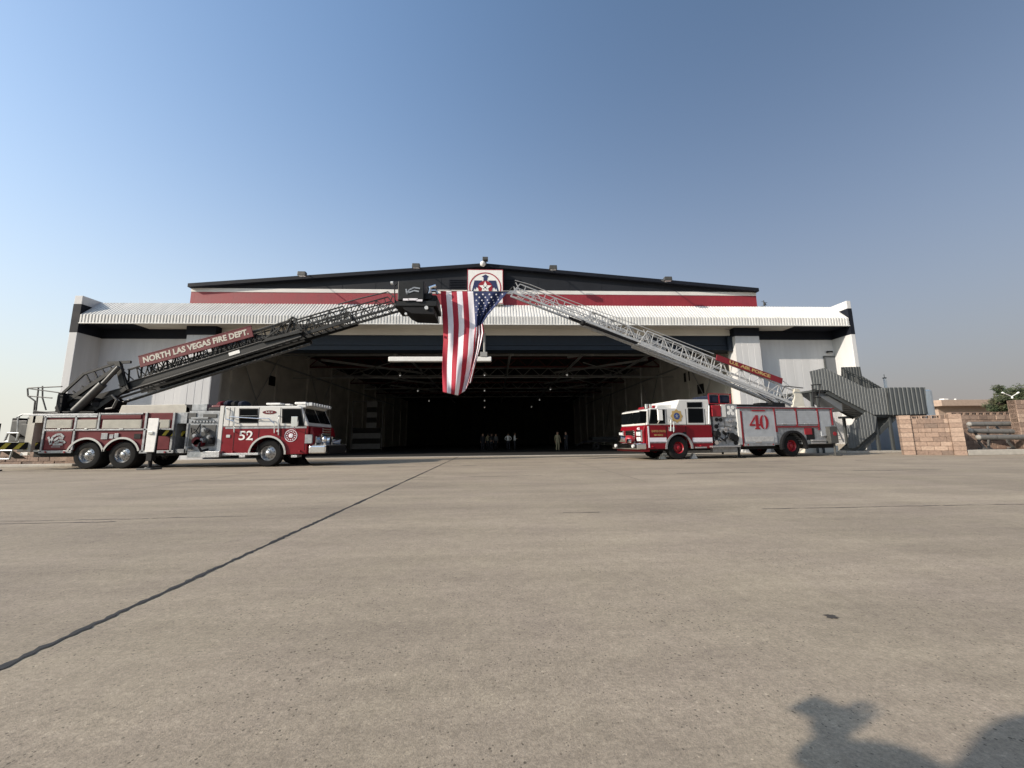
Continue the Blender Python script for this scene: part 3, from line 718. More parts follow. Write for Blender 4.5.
def truss(name, parent, p0, p1, h, w, mt, n=10, chord=.09, rail=.06, plate=None, rungs=True, midrail=True):
    """one telescopic ladder section; p0,p1 near-side bottom rail ends (local)"""
    p0 = Vector(p0); p1 = Vector(p1); a = (p1-p0).normalized(); side = Vector((0, 1, 0))
    side = (side-a*side.dot(a)).normalized(); up = side.cross(a) if side.cross(a).z > 0 else a.cross(side)
    b = MB(); N = []
    for k in (0, 1):
        o = side*(w*k)
        b.bar(p0+o, p1+o, .07, chord, up=up)
        b.bar(p0+o+up*h+a*.25, p1+o+up*h-a*.25, rail, rail, up=up)
        if midrail: b.bar(p0+o+up*(h*.35), p1+o+up*(h*.35), .03, .035, up=up)
        Ln = (p1-p0).length
        for i in range(n+1):
            q = p0+o+a*(Ln*i/n)
            if 0 < i < n: b.bar(q, q+up*h, .035, .035)
            if i < n:
                q2 = p0+o+a*(Ln*(i+1)/n)
                if i % 2: b.bar(q, q2+up*h, .035, .035)
                else: b.bar(q+up*h, q2, .035, .035)
        b.bar(p0+o, p0+o+up*h+a*.25, .05); b.bar(p1+o, p1+o+up*h-a*.25, .05)
    if rungs:
        Ln = (p1-p0).length; k = int(Ln/.36)
        for i in range(1, k): q = p0+a*(Ln*i/k); b.tube(q+up*.05, q+side*w+up*.05, .02, 6)
    return obj(name, b, mt, parent), a, side, up

# ================================================================== LEFT TOWER LADDER
LP = Plane(-13.0, 17.55, 0)
LT = empty('tower_ladder_truck', LP.o, LP.a, label='red and white fire truck numbered 52 with dark boom raised to a black basket', cat='fire truck')
B = LP.at
def pb(mb, P, x0, y0, x1, y1, d0, d1):
    a = P.at(x0, (y0+y1)/2, d0)[0]; c = P.at(x1, (y0+y1)/2, d0)[0]; xm = (x0+x1)/2
    return mb.box(a, c, d0, d1, P.at(xm, y1, d0)[1], P.at(xm, y0, d0)[1])
def lb(name, mt, rects, d0, d1, bevel=0, parent=None, P=LP, T=None):
    b = MB()
    for r in rects: pb(b, P, *r, d0, d1)
    return obj(name, b, mt, parent or T or LT, bevel)
WB = 2.5
w1, w2, w3 = B(85.2, 457)[0], B(121, 457)[0], B(267.5, 454)[0]
zb = B(60, 451.5)[1]
# chassis
lb('chassis', 'black', [(34, 448, 330, 455.5)], .35, 2.15)
# rear body
bl, bm_, br = B(29, 440)[0], B(99.5, 440)[0], B(173, 440)[0]
zt1, zt2 = B(60, 416.2)[1], B(135, 413)[1]
body = MB().prism(arch_poly(LP, [(br, zb), (br, zt2), (bm_, zt2), (bm_, zt1), (bl+.62, zt1), (bl+.62, zb)], [w1, w2], .74, zb), 0, WB)
rb = obj('rear_body', body, 'maroon', LT, .015)
def ribs(P, x0, y0, x1, y1, d, mt, n, parent, name):
    a, z0 = P.at(x0, y1, d); c, z1 = P.at(x1, y0, d); b = MB(); b.box(a, c, d, d+.03, z0, z1)
    for i in range(n): zz = z0+(z1-z0)*(i+.5)/n; b.box(a+.02, c-.02, d-.008, d, zz-(z1-z0)/n*.36, zz+(z1-z0)/n*.36)
    return obj(name, b, mt, parent)
for r in ((44.5, 419.6, 72.5, 428.3), (75.5, 419.6, 97.2, 428.5), (101.8, 419.6, 142, 428.5), (148, 419.6, 170, 428)): ribs(LP, *r, -.03, 'offwhite', 9, rb, 'roller_shutter')
lb('trim', 'silver', [(42, 415.6, 43.8, 452), (72.8, 416, 74.8, 450), (97.6, 413, 99.6, 430), (143.2, 412.6, 145.4, 452), (171, 412.6, 173.2, 452), (44, 429, 171, 430.5), (99.6, 413, 143, 414.4), (44, 416, 97, 417.4), (38, 450.6, 71, 453.2), (139, 450.6, 173, 453.2)], -.05, .02, .006, rb)
lb('compartment_door', 'maroon', [(45, 431.5, 71, 449.5)], -.035, .01, .01, rb)
lb('compartment_door', 'maroon', [(101, 415, 141, 418.8)], -.035, .01, .01, rb)
lb('compartment_door', 'maroon', [(148, 431.5, 169.5, 449.5)], -.035, .01, .01, rb)
lb('equipment_label', 'silver', [(101, 433.2, 107.3, 439.2)], -.04, .0, .004, rb)
lb('equipment_label', 'silver', [(109.2, 434.5, 113, 438.6), (114.2, 433.4, 118.3, 438)], -.04, .0, .004, rb)
lb('vent_panel', 'black', [(134, 433.8, 140.5, 438.6)], -.03, .0, 0, rb)
for w in (w1, w2): obj('fender_trim', fender(w, .72, .80, -.06, .03, zb), 'chrome', rb)
for w in (w1, w2): obj('wheel_well', fender(w, .74, .76, .0, 1.0, zb), 'black', rb)
# dark opening at body front and rear recess
lb('recess', 'black', [(32, 421, 43, 452)], 1.3, 1.4, 0, rb)
lb('recess', 'black', [(172, 420, 188, 453)], 1.3, 1.4, 0, rb)
lb('front_bulkhead', 'silver', [(173.3, 412.7, 187, 423.4), (173.3, 423.4, 175.4, 453), (185.2, 423.4, 187, 453), (175.4, 449, 185.2, 453)], .03, 2.4)
lb('rear_bulkhead', 'offwhite', [(25.8, 415.8, 33, 452), (33, 415.8, 42.5, 422.8), (33, 450, 42.5, 452)], .02, 2.4)
# galloping decal (plain strokes) on the rear door
dc = MB()
for pts in (([52, 443], [54, 437], [58, 434.6], [62, 434.2], [65, 437]), ([55, 441], [60, 437.4], [64.4, 438.6]), ([52, 444.5], [50.6, 439], [49.4, 437]), ([56, 443.3], [61, 440.6], [65, 441.4], [66, 443]), ([54, 444.5], [64, 444.3])):
    q = [(B(x, y)[0], -.045, B(x, y)[1]) for x, y in pts]
    for u, v in zip(q, q[1:]): dc.bar(u, v, .09, .015, up=(0, 1, 0))
obj('decal', dc, 'silver', rb)
lb('decal_line', 'silver', [(51, 446.6, 60, 447.2)], -.045, -.036, 0, rb)
# wheels
for w in (w1, w2, w3):
    wheel(LT, w, .06, 'rim', dual=(w != w3))
    # far side
    wheel(LT, w, WB-.40, 'rim', dual=False)
# beige hose bed box on top
a0, z0 = B(117, 414, .3); a1, z1 = B(190, 403.6, .3)
hb = MB().prism([(a0, z0), (a0, z1-.12), (a1, z1), (a1+.12, z0)], .3, 2.2)
hb = MB().prism([(a0, zt2+.002), (a0+.1, z1-.05), (a1-.25, z1-.02), (a1, z1-.2), (a1, zt2+.002)], .35, 2.15)
obj('hose_bed_cover', hb, 'offwhite', LT, .03)
lb('hose_bed_end', 'black', [(186, 404.5, 192.5, 412.5)], .35, 2.0, .01)
lb('top_rail', 'silver', [(29, 413.8, 98, 415.9)], .05, .16, .01)
# pump panel
pp = lb('pump_panel', 'silver', [(187.5, 411, 218, 451)], .06, 2.4, .01)
lb('panel_door', 'greysteel', [(189, 425, 199, 446), (201, 425, 215, 446)], .03, .06, .005, pp)
for x, y, r in ((206, 430, .16), (211, 437, .13), (197, 436, .15), (203, 441, .2), (196.5, 444, .13), (190, 448, .12)):
    s, z = B(x, y); rr_ = MB(); rr_.tube((s, -.16, z), (s, .1, z), r*.6, 14); rr_.tube((s, -.2, z), (s, -.15, z), r*.35, 10)
    obj('discharge_outlet', rr_, 'silver', pp, smooth=True)
gg = MB()
for i in range(8): s, z = B(191+i*3.2, 421.5); gg.tube((s, .0, z), (s, .06, z), .04, 12)
obj('gauges', gg, 'silver', pp)
vv = MB()
for x, y in ((199, 441), (201, 443)): s, z = B(x, y); vv.tube((s, -.2, z), (s, .03, z), .17, 14)
obj('red_valve', vv, 'maroon', pp)
lb('running_board', 'tread', [(187, 451.4, 219, 457.5)], -.25, .6, .01)
lb('hose_tray', 'silver', [(192, 404, 207, 410.8)], .3, 2.1, .01); lb('hose_bundle', 'black', [(207.2, 407, 221, 421)], .1, 2.2, .08); lb('hose_bundle', 'maroon', [(210.5, 404.8, 221, 412)], .25, 1.9, .08)
lb('cross_rail', 'silver', [(191, 417.2, 208, 418.6)], -.04, .02)
for x, y, m_ in ((222, 404.5, 'maroon'), (229, 403.5, 'hose'), (236, 404, 'black'), (243, 404, 'hose')):
    s, z = B(x, y, 1.2); obj('roof_gear', MB().ball((s, 1.3, z-.02), .22, 10, 7, (1, 1.6, .85)), m_, LT, smooth=True)
# ---- cab
cl, cr = B(222.3, 430)[0], B(307.8, 440)[0]
czb = B(265, 454.6)[1]; czm = B(265, 426.5)[1]; czt = mean(B(240, 405.6)[1], B(300, 406.2)[1])
lower = arch_poly(LP, [(cr-.02, czb), (cr, czm), (cl, czm), (cl, czb)], [w3], .74, czb)
CL = obj('lower_cab', MB().prism(lower, 0, WB), 'red', LT, .03)
ct = B(301.5, 406)[0]
CU = obj('upper_cab', MB().prism([(cl, czm+.004), (cr-.01, czm+.004), (cr-.06, czm+.16), (ct, czt-.06), (ct-.12, czt), (cl+.03, czt)], .0, WB), 'cabwhite', LT, .04)
lb('rear_cab_post', 'cabwhite', [(218.3, 405.8, 222.2, 452.5)], -.01, 2.45, .01)
lb('silver_stripe', 'silver', [(225.5, 426.6, 306.5, 428.5)], -.012, .0, 0, CL)
# nose ahead of side
n0, n1 = cr, cr+.16
obj('nose', MB().prism([(n0+.002, czb+.12), (n1+.05, czb+.12), (n1+.05, czm-.32), (n1-.05, czm-.02), (n0+.002, czm)], .1, WB-.1), 'red', CL, .04)
# side windows
def win(rects, P, parent, d=-.014):
    for poly in rects:
        pts = [P.at(x, y, 0) for x, y in poly]
        cxs = mean(*[p[0] for p in pts]); czs = mean(*[p[1] for p in pts])
        fr = MB(); big = [(cxs+(p[0]-cxs)*1.0+(.05 if p[0] > cxs else -.05), czs+(p[1]-czs)+(.05 if p[1] > czs else -.05)) for p in pts]
        w_ = obj('window', MB().prism(big, d, .01), 'black', parent)
        obj('pane', MB().prism(pts, d-.008, d-.001), 'glass', w_)
win([[(240.4, 409.6), (257, 409.6), (257, 422), (240.4, 422)], [(283.2, 409.6), (300.3, 409.6), (303.2, 425.4), (295.5, 425.4), (291.5, 422.4), (283.2, 422)]], LP, CU)
# windshield: two panes on sloping front
ws = MB(); y0, y1 = .12, WB-.12
def wsq(mb, ya, yb, off):
    zA, zB = czm+.16, czt-.10; xA, xB = cr-.06, ct; nx, nz = (zB-zA), -(xB-xA); l = math.hypot(nx, nz); nx /= l; nz /= l
    v = [(xA+nx*o, y, zA+nz*o) for o in (0, off) for y in (ya, yb)]+[(xB+nx*o, y, zB+nz*o) for o in (0, off) for y in (ya, yb)]
    return mb.add(v, [(0, 1, 3, 2), (4, 6, 7, 5), (0, 4, 5, 1), (2, 3, 7, 6), (0, 2, 6, 4), (1, 5, 7, 3)])
for ya, yb in ((y0, WB/2-.03), (WB/2+.03, y1)): wsq(ws, ya, yb, .02)
obj('windshield', ws, 'glass', CU)
lb('visor', 'cabwhite', [(297, 404.8, 306, 407.5)], .15, 2.35, .02, CU)
# door seams, handrails, handles, mirror
seam = []
for x in (229.6, 233.8, 258.5, 280.2, 304.5): seam.append((x-.25, 407.5, x+.25, 425.8))
lb('door_seam', 'greysteel', seam, -.006, .002, 0, CU)
lb('door_seam', 'black', [(x-.25, 428.6, x+.25, 450) for x in (233.6, 258.2, 280.2, 305)], -.006, .002, 0, CL)
hrb = MB()
def rail(pts, P=LP, d=-.10, r=.022, mb=None):
    q = [(P.at(x, y)[0], d, P.at(x, y)[1]) for x, y in pts]; mb.path([(q[0][0], 0, q[0][2])]+q+[(q[-1][0], 0, q[-1][2])], r, 6)
rail([(227.2, 408.5), (227.2, 419), (235.5, 421.5), (235.5, 432)], mb=hrb)
rail([(258.5, 418.6), (270, 418.6), (275.5, 423.5), (275.5, 433)], mb=hrb); rail([(279.6, 416), (279.6, 435)], mb=hrb); rail([(231.5, 417), (258, 418.6)], mb=hrb)
obj('grab_rail', hrb, 'chrome', LT, smooth=True)
lb('door_handle', 'chrome', [(226, 434.8, 230, 437.6), (276.5, 430, 279, 432)], -.03, 0, .005, CL)
mr = MB(); s, z = B(299, 422); mr.box(s-.13, s+.13, -.42, -.32, z-.22, z+.22)
mr.tube((s-.05, -.35, z+.2), (s-.1, 0, z+.3), .02); mr.tube((s-.05, -.35, z-.2), (s-.1, 0, z-.35), .02)
obj('mirror', mr, 'chrome', LT, .02)
# light bars
lbm = lb('light_bar', 'white', [(266, 402.8, 280.5, 404.8), (294.5, 402, 306, 404.3)], .35, .75, .03)
lb('roof_marker', 'white', [(285, 403.8, 290, 405.2)], .3, .6, .02)
s, z = B(306, 405); 
fb = MB().box(s-.05, s+.019, .2, 2.28, z-.03, z+.10)
for i in range(8): fb.box(s+.02, s+.18, .2+i*.27, .38+i*.27, z-.02, z+.13)
obj('front_light_bar', fb, 'lens', LT, .02)
# wheel trim and front
obj('fender_trim', fender(w3, .73, .81, -.07, .03, czb), 'chrome', CL)
obj('wheel_well', fender(w3, .74, .77, .0, 1.0, czb), 'black', CL)
fx = n1+.05
gr = MB().box(fx, fx+.05, .75, 1.75, czb+.3, czm-.34)
for i in range(8): zz = czb+.36+i*.105; gr.box(fx+.05, fx+.08, .8, 1.7, zz, zz+.05)
obj('grille', gr, 'chrome', LT, .01)
for ya in (.2, WB-.62):
    h = obj('headlight', MB().box(fx, fx+.07, ya, ya+.42, czb+.35, czb+.78), 'chrome', LT, .02)
    obj('lens', MB().tube((fx+.07, ya+.12, czb+.56), (fx+.10, ya+.12, czb+.56), .085, 14).tube((fx+.07, ya+.31, czb+.56), (fx+.10, ya+.31, czb+.56), .085, 14), 'lens', h)
lb('side_vent', 'silver', [(304.8, 434.6, 312, 443.4)], -.03, .06, .01)
bx = B(311, 450)[0]
bp_ = MB().box(bx-.1, bx+.62, -.02, WB+.02, czb+.02, czb+.36)
obj('front_bumper', bp_, 'chrome', LT, .05)
obj('bumper_deck', MB().box(bx, bx+.6, .1, WB-.1, czb+.362, czb+.39), 'tread', LT)
obj('bell', MB().tube((bx+.42, .3, czb+.39), (bx+.42, .3, czb+.5), .05).ball((bx+.42, .3, czb+.62), .14, 12, 8, (.8, .8, 1.2)), 'chrome', LT, smooth=True)
obj('siren', MB().tube((bx+.15, .8, czb+.6), (bx+.5, .8, czb+.6), .15, 14), 'chrome', LT, smooth=True)
obj('horn', MB().tube((bx+.15, 1.9, czb+.5), (bx+.55, 1.9, czb+.5), .08, 10, .14), 'chrome', LT, smooth=True)
for r_ in ((239, 455.2, 245, 457.4), (291, 455.2, 297, 457.4), (222, 453, 258, 455.2)): lb('cab_step', 'tread', [r_], -.12, .3, .005)
# writing
s, z = B(246, 436); text('number_52', '52', .56, 'white', CL, faceN(s, -.012, z), font_bold=.006, wid=.60)
obj('number_serifs', MB().box(s-.06, s-.035, -.014, -.001, z+.12, z+.21).box(s+.265, s+.29, -.014, -.001, z-.2, z-.1).box(s+.035, s+.075, -.014, -.001, z+.03, z+.1), 'white', CL)
s, z = B(291, 435.6)
em = obj('round_emblem', disc2(ring2(MB(), s, z, .245, .27, -.016, dy=.016), s, z, .10, -.016, .016), 'flagwhite', CL)
es = MB()
for i in range(12):
    t = i*math.tau/12; es.box(s+.18*math.cos(t)-.025, s+.18*math.cos(t)+.025, -.014, -.001, z+.18*math.sin(t)-.02, z+.18*math.sin(t)+.02)
es.prism(star2(s, z, .09, k=.5), -.026, -.017); obj('emblem_marks', es, 'flagwhite', CL)
s, z = B(269.6, 412.3)
obj('oval_badge', MB().prism([(s+.30*math.cos(t*math.tau/24), z+.085*math.sin(t*math.tau/24)) for t in range(24)], -.012, 0), 'maroon', CU)
text('badge_text', 'NLV', .11, 'white', CU, faceN(s, -.016, z), ext=.002, wid=.3)
# small fittings
def dots(name, mt, pts, P, T, r=.03, d=-.09, par=None):
    for x, y in pts:
        s_, z_ = P.at(x, y); obj(name, MB().tube((s_, d, z_), (s_, d+.08, z_), r, 10), mt, par or T)
dots('marker_light', 'brightred', [(47, 452), (66, 452), (152, 452), (166, 452), (233, 451.5), (300, 451)], LP, LT, .035)
for r_ in ((57, 428.6, 60, 429.6), (84, 428.6, 87, 429.6), (119, 428.6, 123, 429.6), (157, 428.6, 160, 429.6)): lb('shutter_handle', 'chrome', [r_], -.07, -.03, .004, rb)
ho = MB(); ho.path([(B(203, 441)[0], -.1, B(203, 441)[1]), (B(203, 441)[0]+.05, -.3, B(203, 446)[1]), (B(207, 441)[0], -.28, B(205, 451)[1]), (B(211, 441)[0], -.1, B(210, 449)[1])], .045, 8); obj('drain_hose', ho, 'black', LT, smooth=True)
ho = MB(); ho.path([(B(190, 441)[0], -.02, B(190, 428)[1]), (B(193, 441)[0], -.12, B(193, 434)[1]), (B(197, 441)[0], -.12, B(196, 431)[1]), (B(199, 441)[0], -.02, B(199, 424)[1])], .025, 8); obj('cable_loop', ho, 'black', LT, smooth=True)
lb('intake_cap', 'black', [(208, 438, 213, 444)], -.08, .05, .03, pp); lb('control_panel', 'greysteel', [(188.5, 413, 196, 418.5), (203, 414, 216.5, 417.6)], .03, .06, .004, pp)
wp = MB()
for yy_ in (.75, 1.75): wp.tube((cr+.0, yy_, czm+.18), (cr-.12, yy_-.35, czm+.75), .012, 6)
obj('wiper', wp, 'black', CU)
lb('window_rail', 'silver', [(240, 415.6, 257.4, 416)], -.03, -.02, 0, CU)
lb('exhaust_pipe', 'black', [(230, 455, 262, 457)], .5, .7, .02)
# ---- outriggers
def striped_beam(p, q, w, h, parent, name='outrigger_beam'):
    p = Vector(p); q = Vector(q); b = obj(name, MB().bar(p, q, w, h), 'black', parent, .01)
    st_ = MB(); a = (q-p); ln = a.length; a.normalize(); side = a.cross(Vector((0, 0, 1))).normalized()
    k = 0; t = .12
    while t+.34 < ln*.98:
        for sg in (-1, 1):
            o = side*(w/2+.004)*sg
            st_.quad(p+a*t-Vector((0, 0, h*.42))+o, p+a*(t+.15)-Vector((0, 0, h*.42))+o, p+a*(t+.3)+Vector((0, 0, h*.42))+o, p+a*(t+.15)+Vector((0, 0, h*.42))+o)
        t += .36
    obj('warning_stripes', st_, 'yellow', b)
    return b
# front outrigger: jack on the ground at px (150,469.5)
gj = onG(149.3, 469.5); jl = LP.loc(gj); jz = LP.loc(onY(150, 434, gj.y))
ob = striped_beam((jl.x+.02, jl.y+.1, jz.z+.06), (jl.x+.35, 1.0, jz.z+.0), .26, .27, LT)
obj('jack', MB().box(jl.x-.11, jl.x+.11, jl.y-.1, jl.y+.12, .35, 1.95).tube((jl.x, jl.y, .06), (jl.x, jl.y, .5), .07, 10), 'black', LT, .01)
zz0, zz1 = LP.loc(onY(152, 452, gj.y-.14)).z, LP.loc(onY(152, 418.3, gj.y-.14)).z
xa, xb_ = LP.loc(onY(147, 435, gj.y-.14)).x, LP.loc(onY(157.5, 435, gj.y-.14)).x
cp_ = obj('cover_plate', MB().prism([(xa, zz0), (xb_-.05, zz0), (xb_, zz1-.03), (xb_-.03, zz1), (xa, zz1)], jl.y-.16, jl.y-.12), 'white', LT, .01)
obj('plate_handle', MB().box(xa+.08, xa+.26, jl.y-.2, jl.y-.161, zz0+.72, zz0+.84), 'chrome', cp_, .01)
obj('foot_pad', MB().box(jl.x-.28, jl.x+.28, jl.y-.28, jl.y+.28, 0, .06).tube((jl.x, jl.y, .06), (jl.x, jl.y, .1), .16, 16), 'greysteel', LT, .01)
# rear outrigger going out of frame on the left
gj2 = Vector((gj.x-(w1-w1)-6.35, gj.y, 0)); j2 = LP.loc(gj2)
z2 = LP.loc(onY(20, 446, 16.3)).z
striped_beam((LP.loc(onY(-9, 446, gj.y)).x, j2.y+.1, z2), (LP.loc(onY(36, 446, 17.3)).x, 1.0, z2), .26, .30, LT)
jx2 = LP.loc(onY(-9, 446, gj.y)).x
obj('jack', MB().box(jx2-.11, jx2+.11, j2.y-.1, j2.y+.12, .35, 1.95).tube((jx2, j2.y, .06), (jx2, j2.y, .5), .07, 10), 'black', LT, .01)
obj('foot_pad', MB().box(jx2-.28, jx2+.28, j2.y-.28, j2.y+.28, 0, .06), 'greysteel', LT, .01)
obj('cover_plate', MB().box(jx2-.2, jx2+.25, j2.y-.16, j2.y-.12, .85, 2.2), 'white', LT, .01)
# rear steps with handrail
rs = MB(); d = .5
rail([(8.5, 441), (9.5, 419), (11, 415.5), (14, 414), (22, 414), (26, 415.5), (27.5, 418)], mb=rs, d=.3, r=.028)
q = lambda x, y, dd: (B(x, y, dd)[0], dd, B(x, y, dd)[1])
rs.path([q(17, 417, 1.9), q(17, 442, 1.9)], .03)
obj('rear_handrail', rs, 'silver', LT, smooth=True)
for (xa_, ya_, xb2, yb2) in ((5.5, 433, 19, 441.5), (-2, 450.5, 12.5, 459)):
    t = MB(); A = [q(xa_+2.5, ya_, .3), q(xb2, ya_, .3), q(xb2-3, yb2, .3), q(xa_-1, yb2, .3)]
    for i in range(4): t.tube(A[i], A[(i+1) % 4], .035, 6)
    s_ = obj('rear_step', t, 'silver', LT); 
    obj('tread_plate', MB().quad(*[(p[0], p[1]+.03+.6*(k > 1), p[2]-.02) for k, p in enumerate(A)]), 'black', s_)
lb('tail_box', 'greysteel', [(10, 420.5, 25.5, 441)], 1.2, 2.3, .02); lb('tail_light', 'black', [(12, 418, 18, 421)], 1.3, 1.7, .02)
lb('rear_bracket', 'greysteel', [(19, 424, 25.5, 452)], .6, .9, .01)
lb('tow_hook', 'white', [(20, 452.5, 27.5, 455.5)], .4, .5, .01)
# ---- turntable and boom
TY = .75   # near side depth of the boom
def T3(px, py, d=TY): s, z = LP.at(px, py, d); return Vector((s, d, z))
sx0 = T3(76, 410).x; ztt = zt1+.05
obj('turntable', MB().tube((sx0, WB/2, zt1-.02), (sx0, WB/2, zt1+.22), 1.0, 32).box(sx0-1.35, sx0+1.2, .35, 2.15, zt1+.12, zt1+.24), 'black', LT, .01)
tf = MB()
for d in (TY-.1, TY+1.1):
    for a, b_, w_ in (((58, 408), (119, 366.5), .16), ((58, 411), (96, 408), .16), ((119, 366.5), (128, 390), .16), ((96, 409), (127, 388), .2), ((60, 396), (84, 374), .10), ((84, 374), (120, 362), .09), ((62, 412), (62, 396), .14), ((60, 396), (90, 399), .14), ((108, 363), (131, 362), .12), ((118, 362), (124, 386), .22)):
        tf.bar(T3(*a, d), T3(*b_, d), w_*.7, w_)
tf.prism([xz(T3(x, y)) for x, y in ((70, 399), (86, 385), (100, 379), (90, 390), (76, 403))], TY+.1, TY+.13)
for i_ in range(6): tf.bar(T3(64+i_*9, 396-i_*5, TY+.2), T3(70+i_*9, 402-i_*5.5, TY+.2), .05)
for i_ in range(5): tf.bar(T3(86+i_*8, 374-i_*2.6, TY+.1), T3(92+i_*8, 386-i_*4, TY+.1), .05)
obj('turret_frame', tf, 'charcoal', LT)
for d in (TY-.32, TY+1.35):
    cy = MB(); cy.tube(T3(75, 411, d), T3(103, 384, d), .16, 14); cy.tube(T3(103, 384, d), T3(119, 367, d), .09, 12)
    obj('lift_cylinder', cy, 'greysteel', LT, smooth=True)
mach = MB()
for i in range(16):
    s, z = LP.at(random.uniform(62, 112), random.uniform(398, 411), .9); mach.tube((s, random.uniform(.5, 1.8), z), (s+random.uniform(-.2, .5), random.uniform(.5, 1.8), z+random.uniform(-.1, .2)), random.uniform(.05, .14), 8)
mach.box(T3(64, 410).x, T3(96, 410).x, 1.0, 1.9, zt1+.24, zt1+.6)
obj('turret_machinery', mach, 'black', LT)
hz = MB(); hz.path([T3(112, 395, .5), T3(117, 400, .5), T3(113, 408, .5), T3(106, 409, .5)], .05, 8); obj('hose_loop', hz, 'greysteel', LT, smooth=True)
# operator cage
cg = MB(); r_ = .028
for d in (.0, 1.2):
    for a, b_ in (((28.5, 388), (62, 386.5)), ((28, 396), (52, 398)), ((27.5, 388.5), (28, 396)), ((28, 396), (35, 401)), ((35, 401), (34, 411)), ((38.5, 387), (36, 411)), ((42.5, 386.5), (42.5, 398)), ((42.5, 398), (46, 410)), ((34, 411), (58, 413)), ((28.5, 388.5), (62, 393))):
        cg.tube(T3(*a, d+.2), T3(*b_, d+.2), r_, 6)
for a in ((28.5, 388), (28, 396), (34, 411), (42.5, 386.5)): cg.tube(T3(*a, .2), T3(*a, 1.4), r_, 6)
cgo = obj('operator_cage', cg, 'greysteel', LT, smooth=True)
fl_ = T3(33, 411.5, .2); obj('cage_floor', MB().box(fl_.x, T3(60, 411.5, .2).x, .2, 1.4, fl_.z-.12, fl_.z), 'black', cgo)
obj('control_stand', MB().box(T3(54, 400, .3).x, T3(60, 400, .3).x, .4, 1.1, fl_.z, fl_.z+.75).box(T3(53, 400, .3).x, T3(57, 400, .3).x, .45, 1.0, fl_.z+.7, fl_.z+.85), 'black', cgo, .02)
# boom sections
S1a, S1b = T3(128, 390.5), T3(301.7, 336.5)
o1, a_, sd_, up_ = truss('base_boom_section', LT, S1a, S1b, .95, 1.05, 'charcoal', 14, .16, .07)
pl = MB(); pl.bar(S1a+up_*.22-a_*.3, S1b+up_*.2, .05, .24, up=up_); pl.bar(S1a+up_*.22+sd_*1.05-a_*.3, S1b+up_*.2+sd_*1.05, .05, .24, up=up_)
obj('side_plate', pl, 'charcoal', o1)
li = MB(); li.tube(S1a+up_*.36-Vector((0, .05, 0))-a_*.3, S1b+up_*.34-Vector((0, .05, 0)), .022, 6); li.tube(S1a-up_*.02-Vector((0, .06, 0))-a_*1.2, S1b-up_*.02-Vector((0, .06, 0)), .025, 6); li.tube(S1a+up_*.96-Vector((0, .03, 0))+a_*.2, S1b+up_*.96-Vector((0, .03, 0)), .02, 6); obj('edge_highlight', li, 'pipe', o1)  # lighter tubes added to imitate bright highlight lines along the boom edges
pw = MB(); pw.tube(S1a-up_*.14+sd_*.2-a_*2.2, S1b-up_*.14+sd_*.2, .055, 8); pw.tube(S1a-up_*.2+sd_*.7-a_*2.2, S1b-up_*.2+sd_*.7, .07, 8)
obj('water_pipe', pw, 'greysteel', o1)
lw = MB()
for d in (TY, TY+1.0): lw.bar(T3(66, 407, d), T3(128, 389.5, d), .12, .30)
obj('boom_heel', lw, 'charcoal', o1)
pt = MB()
for A_e, B_e, w_e in (((262, 341), (293, 317), .07), ((293, 317), (302, 331), .10), ((262, 341), (302, 331), .14), ((276, 334), (284, 322), .05), ((286, 333), (292, 318), .06)): pt.bar(T3(*A_e, TY-.08), T3(*B_e, TY-.08), .05, w_e)
obj('end_plate', pt, 'charcoal', o1)
lb2 = MB(); q0 = S1a.lerp(S1b, .58)+up_*.2; lb2.bar(q0-Vector((0, .035, 0)), q0+a_*.5-Vector((0, .035, 0)), .012, .16, up=up_); obj('white_label', lb2, 'white', o1)
S2a, S2b = T3(140, 382.5, TY+.12), T3(352, 319.5, TY+.12)
o2, *_ = truss('middle_boom_section', LT, S2a, S2b, .78, .81, 'charcoal', 22, .15, .055)
S3a, S3b = T3(150, 377, TY+.22), T3(396, 307, TY+.22)
o3, *_ = truss('fly_boom_section', LT, S3a, S3b, .62, .61, 'charcoal', 28, .11, .05)
hrl = MB(); 
for d in (TY+.2, TY+.85): hrl.path([T3(338, 304.5, d), T3(360, 298.5, d), T3(388, 291.8, d), T3(394, 297, d)], .03, 6)
obj('tip_handrail', hrl, 'greysteel', o3)
# lettering board along the boom
A0, A1, A2 = T3(139.6, 361.8, TY-.12), T3(252.5, 331, TY-.12), 0
ba = (A1-A0).normalized(); bu = Vector((-ba.z, 0, ba.x)); hh = (T3(139, 356.3, TY-.12)-T3(141, 367.3, TY-.12)).length*.98
bo = MB().bar(A0, A1, .05, hh, up=bu); bd = obj('name_board', bo, 'maroon', LT, .01)
edge = MB().bar(A0+bu*hh/2, A1+bu*hh/2, .07, .03, up=bu).bar(A0-bu*hh/2, A1-bu*hh/2, .07, .03, up=bu); obj('board_edge', edge, 'maroon', bd)
mid = (A0+A1)/2; tilt = math.atan2(ba.z, ba.x)
text('board_lettering', 'NORTH LAS VEGAS FIRE DEPT.', .38, 'offwhite', bd, faceN(mid.x, mid.y-.03, mid.z, tilt), ext=.004, font_bold=.014, wid=(A1-A0).length*.93)
